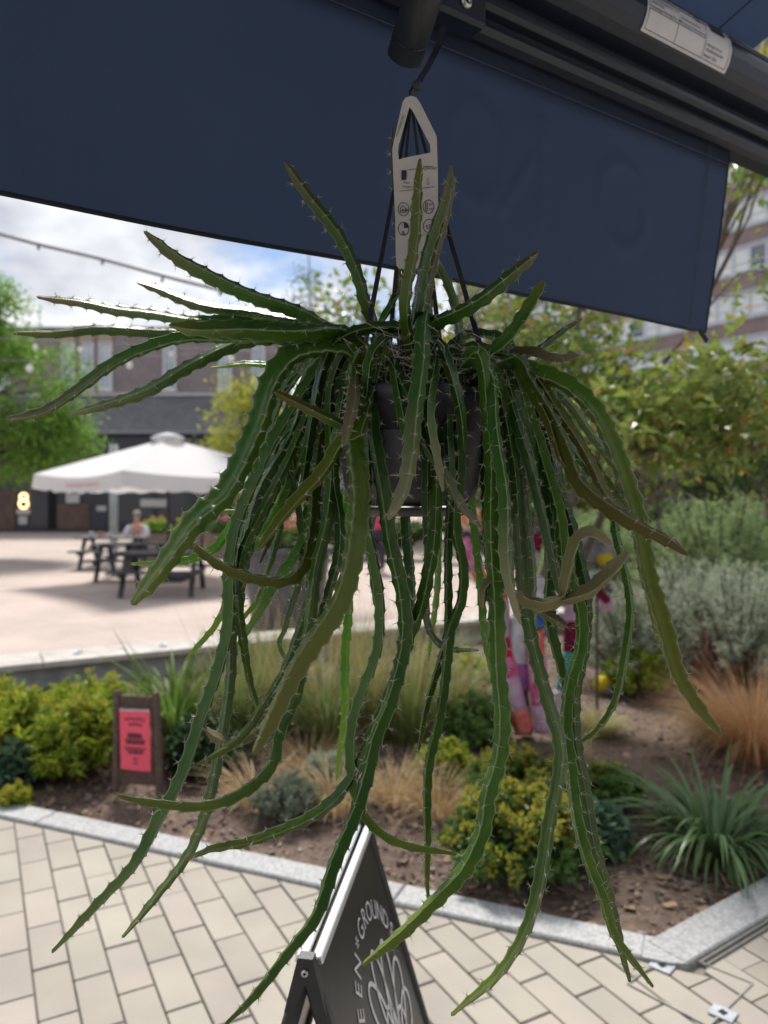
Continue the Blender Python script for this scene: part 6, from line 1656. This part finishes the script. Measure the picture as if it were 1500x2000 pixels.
person(t1p + np.array([.42, .62, 0]), 'person in a pale blue-white shirt sitting with arms on the picnic table', 'sit', mat('shirt_pale', (.60, .63, .72), (.54, .57, .68), 12, .85), mat('trousers_dark', (.03, .032, .045), None, 20, .85), grey_h, (0, -1))
pp = gp(738, 1118, PLZ); person(pp, 'person in a bright pink top and dark trousers standing below the pot', 'stand', mat('top_pink', (.72, .05, .18), None, 12, .85), MATS['trousers_dark'], dark_h, (-.3, -.95))
pp = gp(918, 1128, PLZ); person(pp, 'person in an orange top and black trousers standing behind the knitted trunks', 'stand', mat('top_orange', (.62, .20, .10), None, 12, .85), MATS['trousers_dark'], dark_h, (.5, -.85))
# pale post
pp = gp(222, 1096, PLZ); mb = MB(); V, Fc = tube([(pp[0], pp[1], PLZ), (pp[0], pp[1], 2.9)], .11, 14); mb.add(V, Fc); V, Fc = lathe([(0, .0), (.17, 0), (.17, .03), (.11, .05)], (pp[0], pp[1], PLZ), 14); mb.add(V, Fc)
tag(mb.build('steel_post', mat('post_grey', (.34, .37, .38), None, 4, .5), None, True, (pp[0], pp[1], PLZ)), 'pale grey round post behind the picnic tables', 'post')
# tall dark planter
pp = gp(560, 1222, PLZ)
plr = thing('tall_planter', pp, 'tall tapered dark grey planter on the plaza behind the wall', 'planter')
mb = MB(); V, Fc = lathe([(.0, 0), (.46, 0), (.47, .03), (.60, 1.0), (.64, 1.02), (.64, 1.09), (.56, 1.09), (.54, .98), (0, .98)], pp, 36); mb.add(V, Fc); mb.build('tub', mat('planter_grey', (.055, .058, .068), (.075, .078, .088), 3, .6, 0, .1, 40), plr)
cq = pp + np.array([0, 0, 1.0])
shrub('planter_flowers', 'mixed pink and orange flowers growing in the tall dark planter', 'plant', (cq[0], cq[1], cq[2]), .62, .46, L_mid, 110, 24, .06, .03, 160, None, leafmat('flower_pink', [(.62, .12, .25), (.7, .3, .06), (.66, .2, .3)], .6, .3), 24, .05)
wood_p = mat('planter_wood', (.26, .20, .155), (.19, .145, .11), 8, .8, 0, .3, 40, vary=.1)
for k, (px, lab) in enumerate(((305, 'wooden plank planter box behind the picnic tables, under the umbrella'), (368, 'wooden plank planter box right of the umbrella pole'), (432, 'wooden plank planter box behind the left curtain of stems'))):
    pp = gp(px, 1088, PLZ); root = thing('planter_box', pp, lab, 'planter', 'wooden planter boxes'); 
    for j in range(4):
        for (dx, dy, sx, sy_) in ((0, -.25, .80, .03), (0, .25, .80, .03), (-.39, 0, .03, .47), (.39, 0, .03, .47)):
            mb = MB(); V, Fc = box(pp + np.array([dx, dy, .10 + j * .165]), (sx, sy_, .155), None, .004); mb.add(V, Fc); mb.build('plank', wood_p, root)
    mb = MB(); V, Fc = box(pp + np.array([0, 0, .62]), (.74, .45, .05)); mb.add(V, Fc); mb.build('soil_fill', MATS['compost'], root)
    shrub('planter_flowers', ('yellow and pink flowers growing in the umbrella-side planter box', 'yellow flowers growing in the planter box by the umbrella pole', 'pink flowers growing in the planter box behind the stems')[k], 'plant', (pp[0], pp[1], pp[2] + .62), .42, .5, (L_bright, L_yg, L_mid)[k], 70, 24, .08, .045, 170 + k, None, leafmat('flower_%d' % k, [((.62, .45, .05), (.6, .1, .25)), ((.7, .52, .03), (.62, .45, .06)), ((.6, .1, .22), (.7, .3, .4))][k], .6, .3), 12, .06)
# dark parasol and people space far right: a closed black parasol canopy
pp = P(1285, 925, 17); par = thing('black_parasol', (pp[0], pp[1], PLZ), 'black parasol half hidden behind the tree leaves', 'parasol')
mb = MB(); V, Fc = lathe([(0, .42), (.15, .36), (.62, .08), (.80, -.12), (.78, -.22)], pp, 8); mb.add(V, Fc); mb.build('canopy', mat('parasol_black', (.012, .012, .016), None, 10, .8), par)
mb = MB(); V, Fc = tube([(pp[0], pp[1], PLZ), (pp[0], pp[1], pp[2] + .4)], .025, 8); mb.add(V, Fc); mb.build('pole', black_metal, par)

# ------------------------------------------------------------------ festoon cables with bulbs
cab = mat('cable_grey', (.17, .18, .20), None, 20, .6); bulb_m = mat('bulb_white', (.78, .78, .76), None, 10, .25)
def festoon(pts, bulbs, r, rb, label, Y):
    root = thing('festoon_cable', P(*pts[0], Y), label, 'string lights')
    s_, _ = spline(np.array([P(a, b, Y) for a, b in pts]), 40); mb = MB(); V, Fc = tube(s_, r, 6); mb.add(V, Fc); mb.build('cable', cab, root, True)
    for (a, b) in bulbs:
        c_ = P(a, b, Y); k = np.argmin(np.abs(s_[:, 0] - c_[0])); t_ = s_[k].copy(); t_[0] = c_[0]
        mb = MB(); V, Fc = tube([t_, t_ - np.array([0, 0, .07])], [.012, .02], 8); mb.add(V, Fc); so_ = mb.build('socket', cab, root, True)
        if rb > 0:
            mb = MB(); V, Fc = lathe([(0, -rb * 1.15), (rb * .7, -rb * .8), (rb, 0), (rb * .75, rb * .7), (rb * .3, rb * 1.2)], t_ - np.array([0, 0, .07 + rb]), 12); mb.add(V, Fc); mb.build('bulb', bulb_m, root, True)
festoon([(-120, 428), (0, 457), (75, 477), (200, 506), (317, 538), (430, 566), (560, 596), (700, 622)], [(75, 0), (200, 0), (317, 0), (430, 0)], .022, 0, 'thick grey festoon cable crossing the sky below the awning', 9.0)
festoon([(-60, 660), (69, 664), (157, 669), (255, 672), (335, 678), (455, 684), (600, 690)], [(69, 0), (157, 0), (335, 0)], .006, .045, 'thin festoon cable with white bulbs before the brick building, upper run', 13.0)
festoon([(-60, 700), (58, 705), (253, 698), (452, 686), (640, 672)], [(58, 0), (253, 0), (452, 0)], .006, .062, 'thin festoon cable with larger white bulbs, lower run by the brick building', 13.5)
